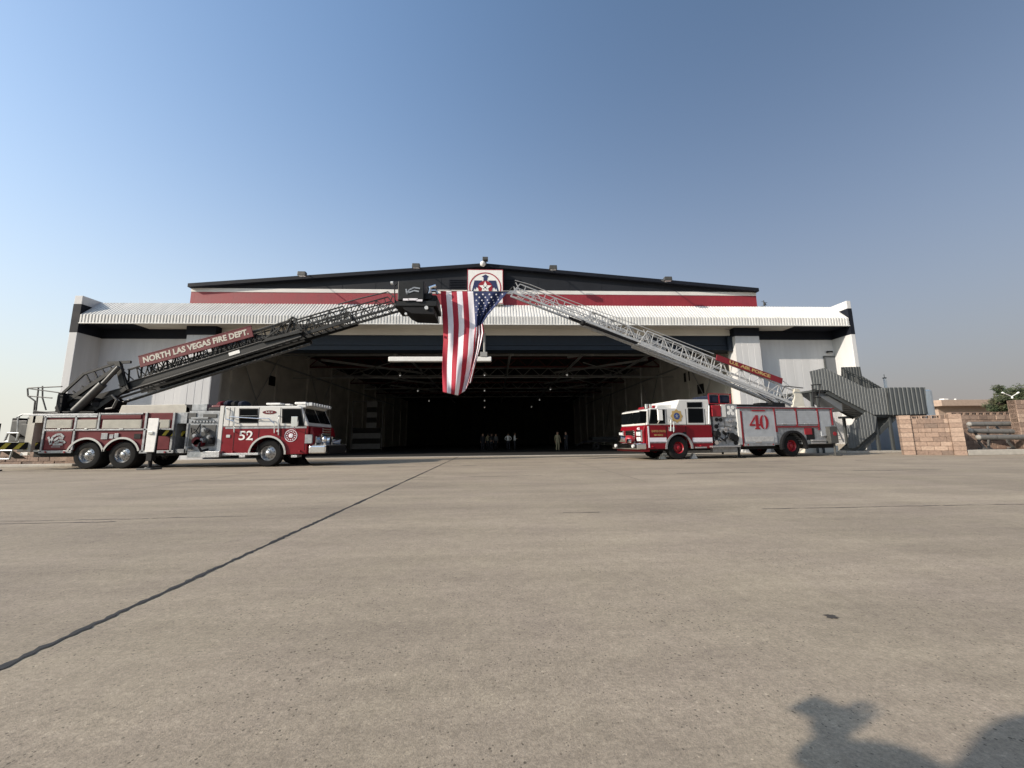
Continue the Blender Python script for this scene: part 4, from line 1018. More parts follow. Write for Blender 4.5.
# basket
bk0, bk1 = T3(397.5, 300, .35), T3(424, 281, .35)
bs = obj('rescue_basket', MB().box(bk0.x, bk1.x, .35, 2.1, bk0.z, bk1.z).box(bk0.x-.15, T3(437, 300, .35).x, .4, 2.0, T3(400, 306, .4).z, bk0.z-.01), 'charcoal', LT, .03)
und = MB().prism([xz(T3(x, y, .45)) for x, y in ((399, 303), (405, 310), (412, 313.5), (434.5, 314.5), (433.5, 303), (420, 302))], .45, 1.95)
obj('basket_underside', und, 'black', bs, .02)
dk = MB()
for pts in (((407, 294), (409, 290), (414, 287.5), (420, 288.5)), ((409, 292.5), (414, 290.5), (419, 291.5)), ((406, 289), (407, 294))):
    q_ = [T3(x, y, .33) for x, y in pts]
    for u, v in zip(q_, q_[1:]): dk.bar(u, v, .07, .01, up=(0, 1, 0))
obj('basket_decal', dk, 'silver', bs)
tg = MB(); 
for x, y, w_ in ((406, 299.6, .14), (413, 299.4, .22), (419.5, 300.4, .14)): p = T3(x, y, .34); tg.box(p.x-w_, p.x+w_, .325, .345, p.z-.05, p.z+.05)
obj('basket_label', tg, 'flagwhite', bs)
sp_ = MB(); p = T3(426.5, 308, .42); sp_.tube((p.x, .36, p.z), (p.x, .5, p.z), .09, 14); p = T3(406, 314, .42); sp_.tube((p.x, .36, p.z), (p.x, .5, p.z), .06, 12)
p = T3(392.3, 283.5, .5); sp_.tube((p.x-.06, .45, p.z), (p.x+.06, .45, p.z), .08, 12)
obj('spot_lamp', sp_, 'lens', bs)
mo = MB(); mo.path([T3(425, 300, .9), T3(429, 293, .9), T3(430, 288, .9), T3(436, 286, .9)], .09, 10)
mo.path([T3(431, 297, 1.3), T3(431, 291, 1.3), T3(436, 291, 1.3), T3(437.5, 294, 1.3)], .07, 10)
mo2 = obj('water_cannon', mo, 'chrome', bs, smooth=True)
mb_ = MB(); 
for i in range(7): p = T3(random.uniform(425, 434), random.uniform(292, 304), .5); mb_.box(p.x-.15, p.x+.15, random.uniform(.4, .9), random.uniform(1.2, 1.9), p.z-.14, p.z+.14)
mb_.path([T3(395, 303, .4), T3(394.5, 286, .4), T3(397, 284, .4)], .03)
obj('basket_machinery', mb_, 'black', bs, .01)

# ================================================================== RIGHT LADDER ENGINE
ang = math.atan2(1.35, 7.4)
RP = Plane(9.25, 19.05, ang)
RTk = empty('ladder_truck', RP.o, RP.a, label='red and white fire engine numbered 40 with a silver ladder raised over it', cat='fire truck')
B2 = RP.at
def rbx(name, mt, rects, d0, d1, bevel=0, parent=None): return lb(name, mt, rects, d0, d1, bevel, parent, RP, RTk)
f1, f2 = B2(679.3, 448)[0], B2(792.5, 445)[0]
rzb = B2(690, 448.6)[1]
rbx('chassis', 'black', [(650, 443, 835, 449.5)], .35, 2.1)
for w, dl in ((f1, False), (f2, True)):
    wheel(RTk, w, .06, 'brightred', rr=.27 if w == f1 else .29, dual=dl, style=1 if w == f1 else 1); wheel(RTk, w, WB-.4, 'brightred', dual=False, style=1)
c0, c1 = B2(647.8, 440)[0], B2(713, 440)[0]
cm = B2(680, 425.2)[1]; ct1 = B2(660, 407.8)[1]; ct2 = B2(695, 399.2)[1]
RL = obj('lower_cab', MB().prism(arch_poly(RP, [(c1, rzb), (c1, cm), (c0-.02, cm), (c0-.08, rzb)], [f1], .72, rzb), 0, WB), 'red', RTk, .03)
xA = B2(675.5, 408)[0]; xB = B2(678.5, 400)[0]; xC = B2(708.5, 399)[0]; xD = B2(711.5, 425)[0]; xE = B2(651, 408.5)[0]
RU = obj('upper_cab', MB().prism([(c0-.02, cm+.004), (xD, cm+.004), (xC, ct2), (xB, ct2-.03), (xA, ct1), (xE, ct1-.02), (c0+.03, ct1-.10)], 0, WB), 'cabwhite', RTk, .05)
obj('roof_vent_box', MB().prism([(B2(661, 408)[0], ct1), (B2(662, 408)[0], ct1+.17), (B2(677, 408)[0], ct1+.2), (xA, ct1)], .4, 2.1), 'cabwhite', RU, .03)
for r_ in ((649, 437.6, 666.6, 441.8), (692.8, 437.6, 712.5, 441.8)): rbx('white_stripe', 'flagwhite', [r_], -.012, 0, 0, RL)
rbx('grey_stripe', 'silver', [(649, 442.2, 666, 443), (693.3, 442.2, 712.5, 443)], -.012, 0, 0, RL)
win([[(651.5, 410.3), (663.8, 410.3), (664.2, 422.8), (650, 422.8)], [(688.6, 409.3), (702, 409.3), (702.6, 421.8), (689, 421.8)], [(687.6, 403.2), (701, 403), (701, 406.4), (687.8, 406.6)]], RP, RU)
rbx('door_seam', 'greysteel', [(x-.25, 409, x+.25, 424.8) for x in (648.6, 666.5, 686, 705)], -.006, .002, 0, RU)
rbx('door_seam', 'black', [(x-.25, 426, x+.25, 447) for x in (666.8, 686.5)], -.006, .002, 0, RL)
rbx('door_edge', 'flagwhite', [(648.2, 426, 649.4, 447.6)], -.014, .0, 0, RL)
# flat wrap-round windshield on the front
wf = MB(); z0, z1 = cm+.12, ct1-.17; xf = c0-.03
for ya, yb in ((.1, WB/2-.03), (WB/2+.03, WB-.1)): wf.box(xf-.02, xf+.02, ya, yb, z0, z1)
obj('windshield', wf, 'glass', RU, .01)
nose = MB().prism([(c0-.16, rzb+.1), (c0-.081, rzb+.1), (c0-.02, cm), (c0-.08, cm-.02), (c0-.17, cm-.3)], .08, WB-.08)
obj('nose', nose, 'red', RL, .03)
rbx('side_glass', 'glass', [(640, 411, 647.9, 422)], .02, .05, 0, RU)
g2 = MB().box(c0-.24, c0-.19, .8, 1.7, rzb+.25, cm-.25)
for i in range(7): g2.box(c0-.26, c0-.241, .85, 1.65, rzb+.3+i*.1, rzb+.35+i*.1)
obj('grille', g2, 'chrome', RTk, .01)
for ya in (.15, WB-.6):
    h = obj('headlight', MB().box(c0-.26, c0-.17, ya, ya+.45, rzb+.35, rzb+.95), 'chrome', RTk, .02)
    hl_ = MB()
    for k in range(2):
        for j in range(2): hl_.box(c0-.285, c0-.261, ya+.04+k*.2, ya+.21+k*.2, rzb+.4+j*.26, rzb+.6+j*.26)
    obj('lens', hl_, 'lens', h, .01)
obj('front_bumper', MB().box(c0-.62, c0-.1, -.02, WB+.02, rzb+.0, rzb+.3), 'chrome', RTk, .05)
obj('bumper_skirt', MB().box(c0-.35, c0+.1, .03, WB-.03, rzb-.12, rzb+.2), 'red', RTk, .02)
sn = MB(); p = (c0-.95, .9, rzb+.55); sn.tube((c0-1.05, .9, rzb+.55), (c0-.7, .9, rzb+.5), .17, 14); sn.tube((c0-.9, .35, rzb+.42), (c0-.75, .35, rzb+.42), .1, 12)
obj('siren', sn, 'chrome', RTk, smooth=True)
obj('hose_coil', MB().ball((c0-.55, .8, rzb+.5), .26, 10, 7, (1, 1.4, .8)), 'brightred', RTk, smooth=True)
obj('fender_trim', fender(f1, .70, .78, -.06, .03, rzb), 'silver', RL); obj('wheel_well', fender(f1, .72, .75, 0, 1, rzb), 'black', RL)
# roof lights
rl = MB()
s, z = B2(652, 405.6, 1.0); rl.box(s-.30, s+.30, .5, 2.0, ct1+.0, ct1+.06)
for k_ in range(5): rl.box(s-.25, s+.25, .52+k_*.3, .76+k_*.3, ct1+.06, ct1+.17)
obj('light_bar', rl, 'brightred', RTk, .03)
rl = MB()
for x in (646, 650): s, z = B2(x, 405, .3); obj('beacon', MB().tube((s, .3, ct1-.02), (s, .3, ct1+.2), .09, 10), 'chrome', RTk, smooth=True)
obj('aerial', MB().tube((B2(649.5, 405)[0]+.5, 1.5, ct1), (B2(649.5, 405)[0]+.5, 1.5, ct1+.9), .008, 5), 'greysteel', RTk)
mr = MB(); s, z = B2(655.5, 415.5); mr.box(s-.12, s+.12, -.42, -.33, z-.26, z+.26); mr.tube((s, -.36, z+.2), (s+.1, 0, z+.3), .02); mr.tube((s, -.36, z-.2), (s+.1, 0, z-.4), .02)
obj('mirror', mr, 'white', RTk, .03)
hb2 = MB(); rail([(707.5, 406), (707.5, 424)], RP, mb=hb2); rail([(669.6, 420), (669.6, 431)], RP, mb=hb2); rail([(672.5, 422), (672.5, 432)], RP, mb=hb2)
obj('grab_rail', hb2, 'chrome', RTk, smooth=True)
rbx('door_control', 'silver', [(669, 427, 675, 431)], -.03, 0, .01, RL)
rbx('fuel_flap', 'black', [(683, 432, 686, 436)], -.01, 0, .005, RL)
rbx('cab_step', 'tread', [(696, 446.8, 707, 448.2)], -.1, .2, .005)
# emblem gold and blue, writings
s, z = B2(676.6, 416.1)
e1 = obj('round_emblem', disc2(MB(), s, z, .29, -.012, .012), 'gold', RU); obj('emblem_centre', disc2(MB(), s, z, .17, -.018, .005), 'blue', e1)
e3 = MB()
for i in range(8):
    t = i*math.tau/8; e3.prism([(s+.3*math.cos(t-.3), z+.3*math.sin(t-.3)), (s+.36*math.cos(t), z+.36*math.sin(t)), (s+.3*math.cos(t+.3), z+.3*math.sin(t+.3)), (s+.22*math.cos(t), z+.22*math.sin(t))], -.009, -.001)
obj('emblem_points', e3, 'gold', e1); obj('emblem_star', MB().prism(star2(s, z, .12), -.024, -.019), 'silver', e1)
s, z = B2(658.5, 431.3); text('door_lettering', 'UNITED STATES', .15, 'gold', RL, faceN(s, -.012, z), ext=.003, wid=.78)
s, z = B2(658.5, 435.2); text('door_lettering', 'AIR FORCE', .13, 'gold', RL, faceN(s, -.012, z), ext=.003, wid=.5)
fm = Matrix.Translation((c0-.215, .45, cm-.16)) @ Matrix.Rotation(-math.pi/2, 4, 'Z') @ Matrix.Rotation(R(90), 4, 'X')
s, z = B2(640, 429.5, .1); text('front_number', '40', .2, 'flagwhite', RL, fm, ext=.004, wid=.26)
# pump panel
pz = rbx('pump_panel', 'silver', [(713.6, 408, 738, 446)], .05, 2.4, .01)
rbx('foam_cabinet', 'brightred', [(712.2, 405.2, 721, 416.5)], -.02, .5, .02)
rbx('white_panel', 'cabwhite', [(721.5, 404.6, 726, 417)], .0, .06, .01, pz)
gz = MB(); ch = MB(); dk2 = MB()
random.seed(11)
for i in range(26):
    x = random.uniform(715, 736.5); y = random.uniform(418, 443); s, z = B2(x, y)
    (ch if i % 2 else dk2).tube((s, -.06 if i % 2 else .02, z), (s, .07, z), random.uniform(.04, .12), 12)
for x, y in ((729, 407.5), (733, 407.5), (729, 413), (733, 413.5), (731, 410.5)): s, z = B2(x, y); gz.tube((s, .01, z), (s, .07, z), .10, 14)
for x, y in ((731, 436), (734.5, 438), (716.5, 434)): s, z = B2(x, y); dk2.tube((s, -.12, z), (s, .06, z), .17, 16)
rbx('upper_panel', 'silver', [(726.3, 404, 737.5, 417)], .02, .05, .01, pz)
obj('gauges', gz, 'white', pz); obj('discharge_outlet', ch, 'chrome', pz, smooth=True); obj('intake_port', dk2, 'black', pz)
rbx('panel_seam', 'greysteel', [(713.8, 425.8, 737.6, 426.4), (725, 418, 725.4, 444)], .035, .05, 0, pz)
rbx('running_board', 'tread', [(712.6, 445.6, 741, 447.2)], -.2, .4, .005)
rbx('valance', 'silver', [(713, 447.4, 741, 452)], .1, .3, .01)
# crosslay hoses above the pump
for d0_ in (.5, 1.96): rbx('hose_rack', 'brightred', [(708.5, 393.6, 731, 394.4), (708.5, 403.2, 731, 404.2), (708.5, 394.4, 709.3, 403.2), (730.2, 394.4, 731, 403.2), (719, 394.4, 719.6, 403.2)], d0_, d0_+.04)
rbx('folded_hose', 'hose', [(709.8, 395, 718.8, 403), (720.2, 395, 729.8, 403)], .55, 1.95, .06)
# rear body
q0, q1 = B2(737.4, 430)[0], B2(834.5, 425)[0]; zt = mean(B2(760, 407.4)[1], B2(830, 407)[1]); zbb = B2(760, 445)[1]; zrr = B2(820, 441.5)[1]
bod = arch_poly(RP, [(q1, zbb), (q1, zt), (q0, zt), (q0, zbb)], [f2], .72, zbb)
RB = obj('rear_body', MB().prism(bod, 0, WB), 'silver', RTk, .015)
ribs(RP, 745, 411.5, 774.2, 443, -.03, 'shutter', 1, RB, 'roller_shutter')
for r in ((776.8, 411.2, 795.4, 424.6), (798.5, 411.2, 817.2, 424.2)): ribs(RP, *r, -.03, 'shutter', 8, RB, 'roller_shutter')
rbx('roller_shutter', 'shutter', [(820.3, 411.4, 831, 436.5)], -.03, .01, .01, RB)
rbx('red_frame', 'framered', [(741.8, 411, 743.2, 446), (774.8, 408.6, 775.9, 432), (796.2, 409, 797.3, 426), (818, 409, 819.1, 430), (831.8, 408.5, 832.7, 425), (776, 426, 818, 427.5), (737.5, 407.6, 834, 408.6), (776.3, 428, 778, 432)], -.05, .01, .004, RB)
rbx('vertical_trim', 'cabwhite', [(738, 409.4, 741.2, 444.5)], -.04, .01, .006, RB)
rbx('small_label', 'brightred', [(752, 409.9, 765, 411.3)], -.055, -.04, 0, RB)
rbx('lower_trim', 'silver', [(745, 443.2, 775, 446)], -.08, .05, .006, RB)
rbx('silver_foil', 'alu', [(746, 436.5, 774, 441.5)], -.045, -.031, 0, RB)
rbx('dark_recess', 'black', [(806.5, 428.2, 814.5, 440)], -.02, .2, 0, RB); rbx('red_recess', 'brightred', [(805, 428, 812, 434.5)], -.03, .0, 0, RB)
obj('fender_trim', fender(f2, .74, .86, -.16, .03, .40), 'black', RB); obj('wheel_well', fender(f2, .72, .75, 0, 1.1, zbb), 'black', RB)
rbx('tail_step', 'tread', [(812, 439.5, 826, 441.3), (812, 442.2, 826, 443.6)], -.12, .5, .005)
rbx('rear_outrigger', 'black', [(812, 438.3, 835, 443.4)], .1, .6, .01)
jb = rbx('jack_box', 'greysteel', [(830.4, 426.4, 838, 443.2)], -.25, .1, .01); s, z = B2(834.8, 433.7, -.25); obj('red_reflector', disc2(MB(), s, z, .11, -.27, .02), 'brightred', jb)
s, z = B2(835, 443, -.1); obj('rear_jack', MB().tube((s, -.05, .06), (s, -.05, z), .05, 10).box(s-.2, s+.2, -.25, .15, 0, .06), 'greysteel', RTk)
s, z = B2(738, 443, .1); obj('front_jack', MB().tube((s, .1, .06), (s, .1, z), .06, 10).box(s-.2, s+.2, -.1, .3, 0, .06).tube((s-.9, .2, .2), (s-.9, .2, z), .05, 10), 'black', RTk)
ladr = MB(); A_ = (q1+.04, zt); Bt = (q1+.85, .75)
for dd in (.25, .75):
    ladr.bar((A_[0], dd, A_[1]), (Bt[0], dd, Bt[1]), .05, .07)
for i in range(8): t = (i+.5)/8; ladr.box(A_[0]+(Bt[0]-A_[0])*t-.1, A_[0]+(Bt[0]-A_[0])*t+.12, .25, .75, A_[1]+(Bt[1]-A_[1])*t-.015, A_[1]+(Bt[1]-A_[1])*t+.015)
obj('rear_climbing_ladder', ladr, 'alu', RTk)
obj('tail_panel', MB().box(q1+.002, q1+.05, .9, 2.4, zbb, zt-.1), 'brightred', RTk)
s, z = B2(758.4, 422.2); h4 = .37; n4 = MB()
def arcpoly(cx0, cz0, sg):
    o_ = [(cx0+sg*(.04+.24*math.sin(t*math.pi/12)), cz0+h4*math.cos(t*math.pi/12)) for t in range(13)]
    i_ = [(cx0+sg*(.04+.07*math.sin(t*math.pi/12)), cz0+h4*.86*math.cos(t*math.pi/12)) for t in range(12, -1, -1)]
    return o_+i_
for sg in (-1, 1): n4.prism(arcpoly(s+.32, z, sg), -.055, -.045)
n4.prism([(s-.22, z+h4), (s-.04, z+h4), (s-.04, z-.10), (s+.04, z-.10), (s+.04, z-.2), (s-.04, z-.2), (s-.04, z-h4+.07), (s+.03, z-h4+.07), (s+.03, z-h4), (s-.29, z-h4), (s-.29, z-h4+.07), (s-.22, z-h4+.07)], -.055, -.045)
n4.prism([(s-.26, z+h4*.86), (s-.26, z+h4*.45), (s-.50, z-.10), (s-.26, z-.10), (s-.26, z-.2), (s-.62, z-.2), (s-.62, z-.13)], -.055, -.045)
obj('number_40', n4, 'brightred', RB)
dots('marker_light', 'brightred', [(652, 446.5), (700, 445.8), (747, 444.8), (772, 444.4)], RP, RTk, .035)
for r_ in ((783, 423.6, 787, 424.3), (805, 423.3, 809, 424), (756, 441.6, 762, 442.6), (824, 435.4, 827, 436)): rbx('shutter_handle', 'chrome', [r_], -.075, -.035, .004, RB)
wp = MB()
for yy_ in (.8, 1.8): wp.tube((c0-.06, yy_, cm+.14), (c0-.06, yy_-.4, cm+.55), .012, 6)
obj('wiper', wp, 'black', RU)
ho = MB(); ho.path([(B2(716, 434)[0], -.05, B2(716, 434)[1]), (B2(718, 438)[0], -.2, B2(718, 438)[1]), (B2(722, 441)[0], -.2, B2(722, 441)[1]), (B2(727, 437)[0], -.03, B2(727, 437)[1])], .035, 8); obj('suction_hose', ho, 'black', RTk, smooth=True)
bmp = MB()
for yy_ in (.35, 2.1): bmp.tube((c0-.66, yy_, rzb+.16), (c0-.60, yy_, rzb+.16), .09, 14)
obj('fog_lamp', bmp, 'lens', RTk, smooth=True)
# ladder and pedestal
def R3(px, py, Y): return RP.loc(onY(px, py, Y))
Ybase = 22.1; Ytip = 19.6
def YL(px): return Ytip+(Ybase-Ytip)*(px-512)/(800-512)
def RR(px, py, dy=0): return R3(px, py, YL(px)+dy)
pc = R3(799, 404, 22.5)
obj('turntable', MB().tube((pc.x, pc.y+.1, zt-.02), (pc.x, pc.y+.1, zt+.15), .85, 28), 'offwhite', RTk)
ped = MB()
for dy in (-.45, .45):
    pt_ = [R3(x, y, 22.4+dy) for x, y in ((793, 407), (805, 407), (803, 396), (799, 389), (794.5, 388.5), (795, 396))]
    n = len(pt_); ped.add(pt_+[p+Vector((0, .14, 0)) for p in pt_], [tuple(range(n)), tuple(range(2*n-1, n-1, -1))]+[(i, i+n, (i+1) % n+n, (i+1) % n) for i in range(n)])
obj('ladder_pedestal', ped, 'offwhite', RTk, .015)
for (xa_, y_, xb2, yb2, dY, dz_) in ((778, 405, 752, 388, 22.0, .1), (781, 405.5, 755, 388.5, 22.9, .9)): obj('lift_cylinder', MB().tube(R3(xa_, y_, dY), R3(xb2, yb2, YL(752)+dz_), .09, 12), 'chrome', RTk, smooth=True)
bkx = MB()
for i in range(7): p = R3(random.uniform(757, 785), 404, random.uniform(21.6, 22.8)); bkx.box(p.x-.3, p.x+.3, p.y-.1, p.y+.4, zt, zt+random.uniform(.12, .4))
obj('deck_gear', bkx, 'black', RTk, .02)
dkr = MB(); p0_ = R3(741, 406, 21.0); p1_ = R3(834, 405.5, 21.5)
dkr.box(q0+.1, q1-3.2, .15, 2.3, zt+.002, zt+.14); obj('deck_rail', dkr, 'black', RTk, .01)
L1, a1, s1_, u1 = truss('base_ladder_section', RTk, RR(795, 404.5), RR(640, 342.2), .80, .95, 'alu', 16, .15, .06)
L2, *_ = truss('middle_ladder_section', RTk, RR(722, 374.2, .1), RR(585, 320.6, .1), .66, .75, 'alu', 14, .12, .05)
L3, a3, s3, u3 = truss('fly_ladder_section', RTk, RR(665, 351.2, .2), RR(512.5, 292.2, .2), .60, .56, 'alu', 16, .10, .045)
ex = MB(); ex.tube(RR(640, 344), RR(569, 317.5), .07, 8); ex.bar(RR(636, 343), RR(572, 319), .06, .14); ex.ball(RR(583, 323), .16, 10, 6)
obj('extension_ram', ex, 'black', L1)
ex = MB(); ex.bar(RR(775, 399, -.1), RR(638, 343.5, -.1), .05, .09); ex.bar(RR(775, 403, .9), RR(690, 366, .9), .05, .12)
obj('lower_chord', ex, 'alu', L1)
hr_ = MB(); hr_.path([RR(783, 381, -.05), RR(795, 390, -.05), RR(799, 392, -.05)], .025); obj('hand_line', hr_, 'alu', L1); hr_ = MB()
hr_.path([RR(714, 354, -.05), RR(632, 322.8, -.05), RR(598, 311, .0), RR(560, 296.5, .1), RR(530, 284.5, .2), RR(515, 280.3, .2)], .02, 6)
obj('hand_line', hr_, 'alu', L1)
# name board on ladder
N0, N1 = RR(716.3, 357.3, -.1), RR(782.2, 381.2, -.1)
na = (N1-N0).normalized(); nu = Vector((-na.z*1, 0, na.x)); nu = (nu-na*nu.dot(na)).normalized(); side_ = nu.cross(na)
hN = (RR(716, 354.2, -.1)-RR(716.8, 360.3, -.1)).length*.98
nb = obj('name_board', MB().bar(N0, N1, .05, hN, up=nu), 'framered', RTk, .01)
mid = (N0+N1)/2; nf = na.cross(nu)
if nf.y > 0: nf = -nf
mm = Matrix((na, nu, nf)).transposed().to_4x4(); mm.translation = mid+nf*.03
text('board_lettering', 'U.S. AIR FORCE', .25, 'gold', nb, mm, ext=.004, font_bold=.01, wid=(N1-N0).length*.62)
for x in (749, 752): pass
pan = obj('control_platform', MB().tube(R3(785, 386, 21.7), R3(803, 388, 21.7), .03).tube(R3(785, 386, 21.7), R3(782, 392, 21.7), .03), 'greysteel', RTk)
rg = MB()
for a, b_ in (((812, 385), (814, 407)), ((820, 385), (819, 407)), ((811, 385), (821, 384.5)), ((813.5, 398), (821, 397)), ((812, 390), (816, 389))): rg.tube(R3(*a, 22.6), R3(*b_, 22.6), .03, 6)
obj('rear_handrail', rg, 'black', RTk)

# ---- wheel chocks
def chock(px, py, name, lab, mt, Y=None, base=None):
    p = onG(px, py)
    if base is None:
        b = MB().prism([(-.17, 0), (.17, 0), (.03, .26), (-.03, .26)], -.12, .12)
        o = obj(name, b, mt, None, .01); obj('chock_handle', MB().tube((0, -.15, .2), (0, .15, .2), .015), 'chrome', o)
    else: o = tree_copy(base)
    o.location = p; return tag(o, lab, 'wheel chock', 'wheel chocks on the apron')
k1 = chock(662.5, 459, 'wheel_chock', 'pale wheel chock in front of the front wheel of the engine marked 40', 'white')
k2 = chock(693.5, 458.5, 'wheel_chock', 'pale wheel chock behind the front wheel of the engine marked 40', 'white', base=k1)
p = onG(302.5, 464.5); k3 = tag(obj('wheel_chock', MB().prism([(-.26, 0), (.30, 0), (.02, .34), (-.03, .34)], -.15, .15), 'black', None, .01), 'black wheel chock under the cab of the truck marked 52', 'wheel chock'); k3.location = p
for t in (LT, RTk): pass

# ================================================================== FLAG
FY = 18.7
def flagpos(u, v):
    """u across stripes 0..1 left->right at top, v 0..1 downwards -> px,py, depth"""
    # left edge
    Lx = [(0, 440.6), (.5, 443.6), (1, 442.2)]; top = 291.2+u*.6
    def lerp(tb, t):
        for (a, x), (b, y) in zip(tb, tb[1:]):
            if t <= b: return x+(y-x)*(t-a)/(b-a)
        return tb[-1][1]
    lx = lerp(Lx, v)
    rx = lerp([(0, 508), (.12, 500), (.26, 489), (.36, 484.5), (.6, 480.5), (.85, 476), (1, 472)], v)
    # stripes left of the canton stay wide, the rest folds together
    k = min(1, v/.36); uL = 6/13
    rx = lerp([(0, 508), (.12, 499), (.26, 488), (.35, 482.5), (.45, 483.8), (.6, 480.8), (.85, 476), (1, 473)], v)
    xb = lerp([(0, 473), (.33, 475.5), (.6, 473), (1, 465)], v)
    if u <= uL: x = lx+(xb-lx)*(u/uL)
    else: x = xb+(rx-xb)*((u-uL)/(1-uL))
    bot = lerp([(0, 392), (.3, 395.5), (.45, 391), (.7, 386), (1, 380.5)], u)
    y = top+(bot-top)*v
    y += 2.0*math.sin(math.pi*u)*(v*(1-v))*2
    fold = (.13*math.sin(u*9+v*4.2)+.07*math.sin(u*23-v*9)+.10*math.sin((u*1.6+v*1.0)*9))*(.25+v*.9)+.16*k*math.sin(u*30+v*4)*(.12+max(0, u-.40)*2.2)
    x += 1.3*math.sin(v*7+u*5)*v*.8
    return onY(x, y, FY+fold*1.0)
nu_, nv_ = 104, 90
fb = MB(); P0 = flagpos(0, 0)
vs = [[flagpos(i/nu_, j/nv_)-P0 for i in range(nu_+1)] for j in range(nv_+1)]
allv = [p for r in vs for p in r]; fs = []
fb.v = [tuple(p) for p in allv]
for j in range(nv_):
    for i in range(nu_):
        fb.f.append([j*(nu_+1)+i, j*(nu_+1)+i+1, (j+1)*(nu_+1)+i+1, (j+1)*(nu_+1)+i])
        st_i = int(i/(nu_/13)); can = st_i >= 6 and (j+.5)/nv_ < .355
        fb.m.append(2 if can else (0 if st_i % 2 == 0 else 1))
fo = obj('flag', fb, ['flagred', 'flagwhite', 'flagblue'], None, smooth=True)
fo.location = P0
md = fo.modifiers.new('thick', 'SOLIDIFY'); md.thickness = .008; md.offset = 0
tag(fo, 'large American flag hanging by its top edge between the basket and the ladder tip', 'flag')
# stars
sb = MB()
for r in range(11):
    for c_ in range(9):
        if (r+c_) % 2: continue
        uc = 6/13+(7/13)*((c_+1)/10)*1.0; uc = 6/13+(7/13)*(c_+1)/10; vc = .355*(r+1)/12
        # canton is turned: rows run across
        ctr = flagpos(uc, vc)-P0; ux = flagpos(min(1, uc+.01), vc)-flagpos(uc-.01, vc); w_ = abs(ux.x)/.02*(7/13)/10*.42
        w_ = min(.115, w_)
        if w_ < .03: continue
        for sgn in (-1,):
            pts = star2(ctr.x, ctr.z, w_, k=.42); n = len(pts)
            base_i = len(sb.v); sb.v += [(x, ctr.y-.014, z) for x, z in pts]+[(ctr.x, ctr.y-.02, ctr.z)]
            for i in range(n): sb.f.append([base_i+i, base_i+(i+1) % n, base_i+n]); sb.m.append(0)
obj('stars', sb, 'flagwhite', fo)
rp = MB(); e1_ = flagpos(0, 0); e2_ = flagpos(1, 0)
q1_ = LP.o+T3(436, 290, .9); q2_ = onY(512.5, 287, 19.7)
o = empty('halyard', (e1_+e2_)/2, label='thin rope holding the top edge of the big flag', cat='rope')
O = (e1_+e2_)/2
obj('rope', MB().tube(q1_-O, e1_-O, .014, 6).tube(e1_-O+Vector((0, 0, .02)), e2_-O+Vector((0, 0, .02)), .014, 6).tube(e2_-O, q2_-O, .014, 6), 'rope', o)
# ------------------------------------------------------------------ block walls
for i, c in enumerate(((.27, .19, .145), (.20, .14, .108), (.33, .24, .185), (.165, .12, .095))):
    M['block%d' % i] = mat('split_block_%d' % i, c, .9, ns=9, na=.2, bump=.8, bs=22)
BL = ['block0', 'block1', 'block2', 'block3']
def blockwall(name, P, s0, s1, h, t, label, seed=3, pier_l=True, pier_r=True, deco=True, ch=.245, bw=.52):
    rnd = random.Random(seed)
    o = empty(name, P.o, P.a, label=label, cat='wall')
    b = MB(); n = int(h/ch); x_in0, x_in1 = s0+(.48 if pier_l else 0), s1-(.5 if pier_r else 0)
    for r in range(n):
        x = x_in0 - (bw/2 if r % 2 else 0)
        while x < x_in1:
            a, c = max(x, x_in0), min(x+bw, x_in1); b.mi(rnd.choice((0, 0, 1, 2)) if r % 3 else rnd.choice((1, 3, 1, 0)))
            if c-a > .03: b.box(a, c-.012, rnd.uniform(-.03, .005), t, r*ch, r*ch+ch-.012)
            x += bw
    obj('block_courses', b, BL, o, .008)
    core = MB().box(x_in0, x_in1, .03, t-.03, 0, n*ch-.01); obj('mortar', core, 'block1', o)
    for f, xa in ((pier_l, s0), (pier_r, s1-.5)):
        if not f: continue
        b = MB(); k = n+1
        for r in range(k): b.mi(rnd.choice((0, 2, 0))); b.box(xa, xa+.47, -.12+rnd.uniform(-.008, .008), t+.06, r*ch, r*ch+ch-.01)
        obj('pier', b, BL, o, .01)
    if deco:
        x = x_in0+.02; z = n*ch; b = MB(); d2 = MB(); b.mi(0)
        while x+.38 < x_in1:
            # pierced block: frame with a round hole
            b.box(x, x+.05, 0.02, t-.03, z, z+.2); b.box(x+.33, x+.38, 0.02, t-.03, z, z+.2); b.box(x+.05, x+.33, .02, t-.03, z, z+.035); b.box(x+.05, x+.33, .02, t-.03, z+.165, z+.2)
            d2.tube((x+.19, .03, z+.1), (x+.19, t-.04, z+.1), .06, 10); b.box(x+.15, x+.23, .04, t-.05, z+.035, z+.165)
            x += .40
        obj('pierced_blocks', b, BL, o); obj('block_rosettes', d2, 'crackb', o)
        b = MB(); b.box(x_in0, x_in1, -.02, t+.02, n*ch+.202, n*ch+.25) if False else None
    return o
M['crackb'] = mat('dark_block', (.08, .06, .05), .9, ns=9)
A = onY(901.5, 440, 20.9); Bp = onY(965.2, 440, 19.5)
WP = Plane(A.x, A.y, math.atan2(Bp.y-A.y, Bp.x-A.x)); Lw = (Bp-A).to_2d().length
hw = WP.at(930, 416.8)[1]
blockwall('block_wall', WP, 0, Lw, hw, .3, 'tan split block wall panel with a pierced top course beside the metal staircase', 5)
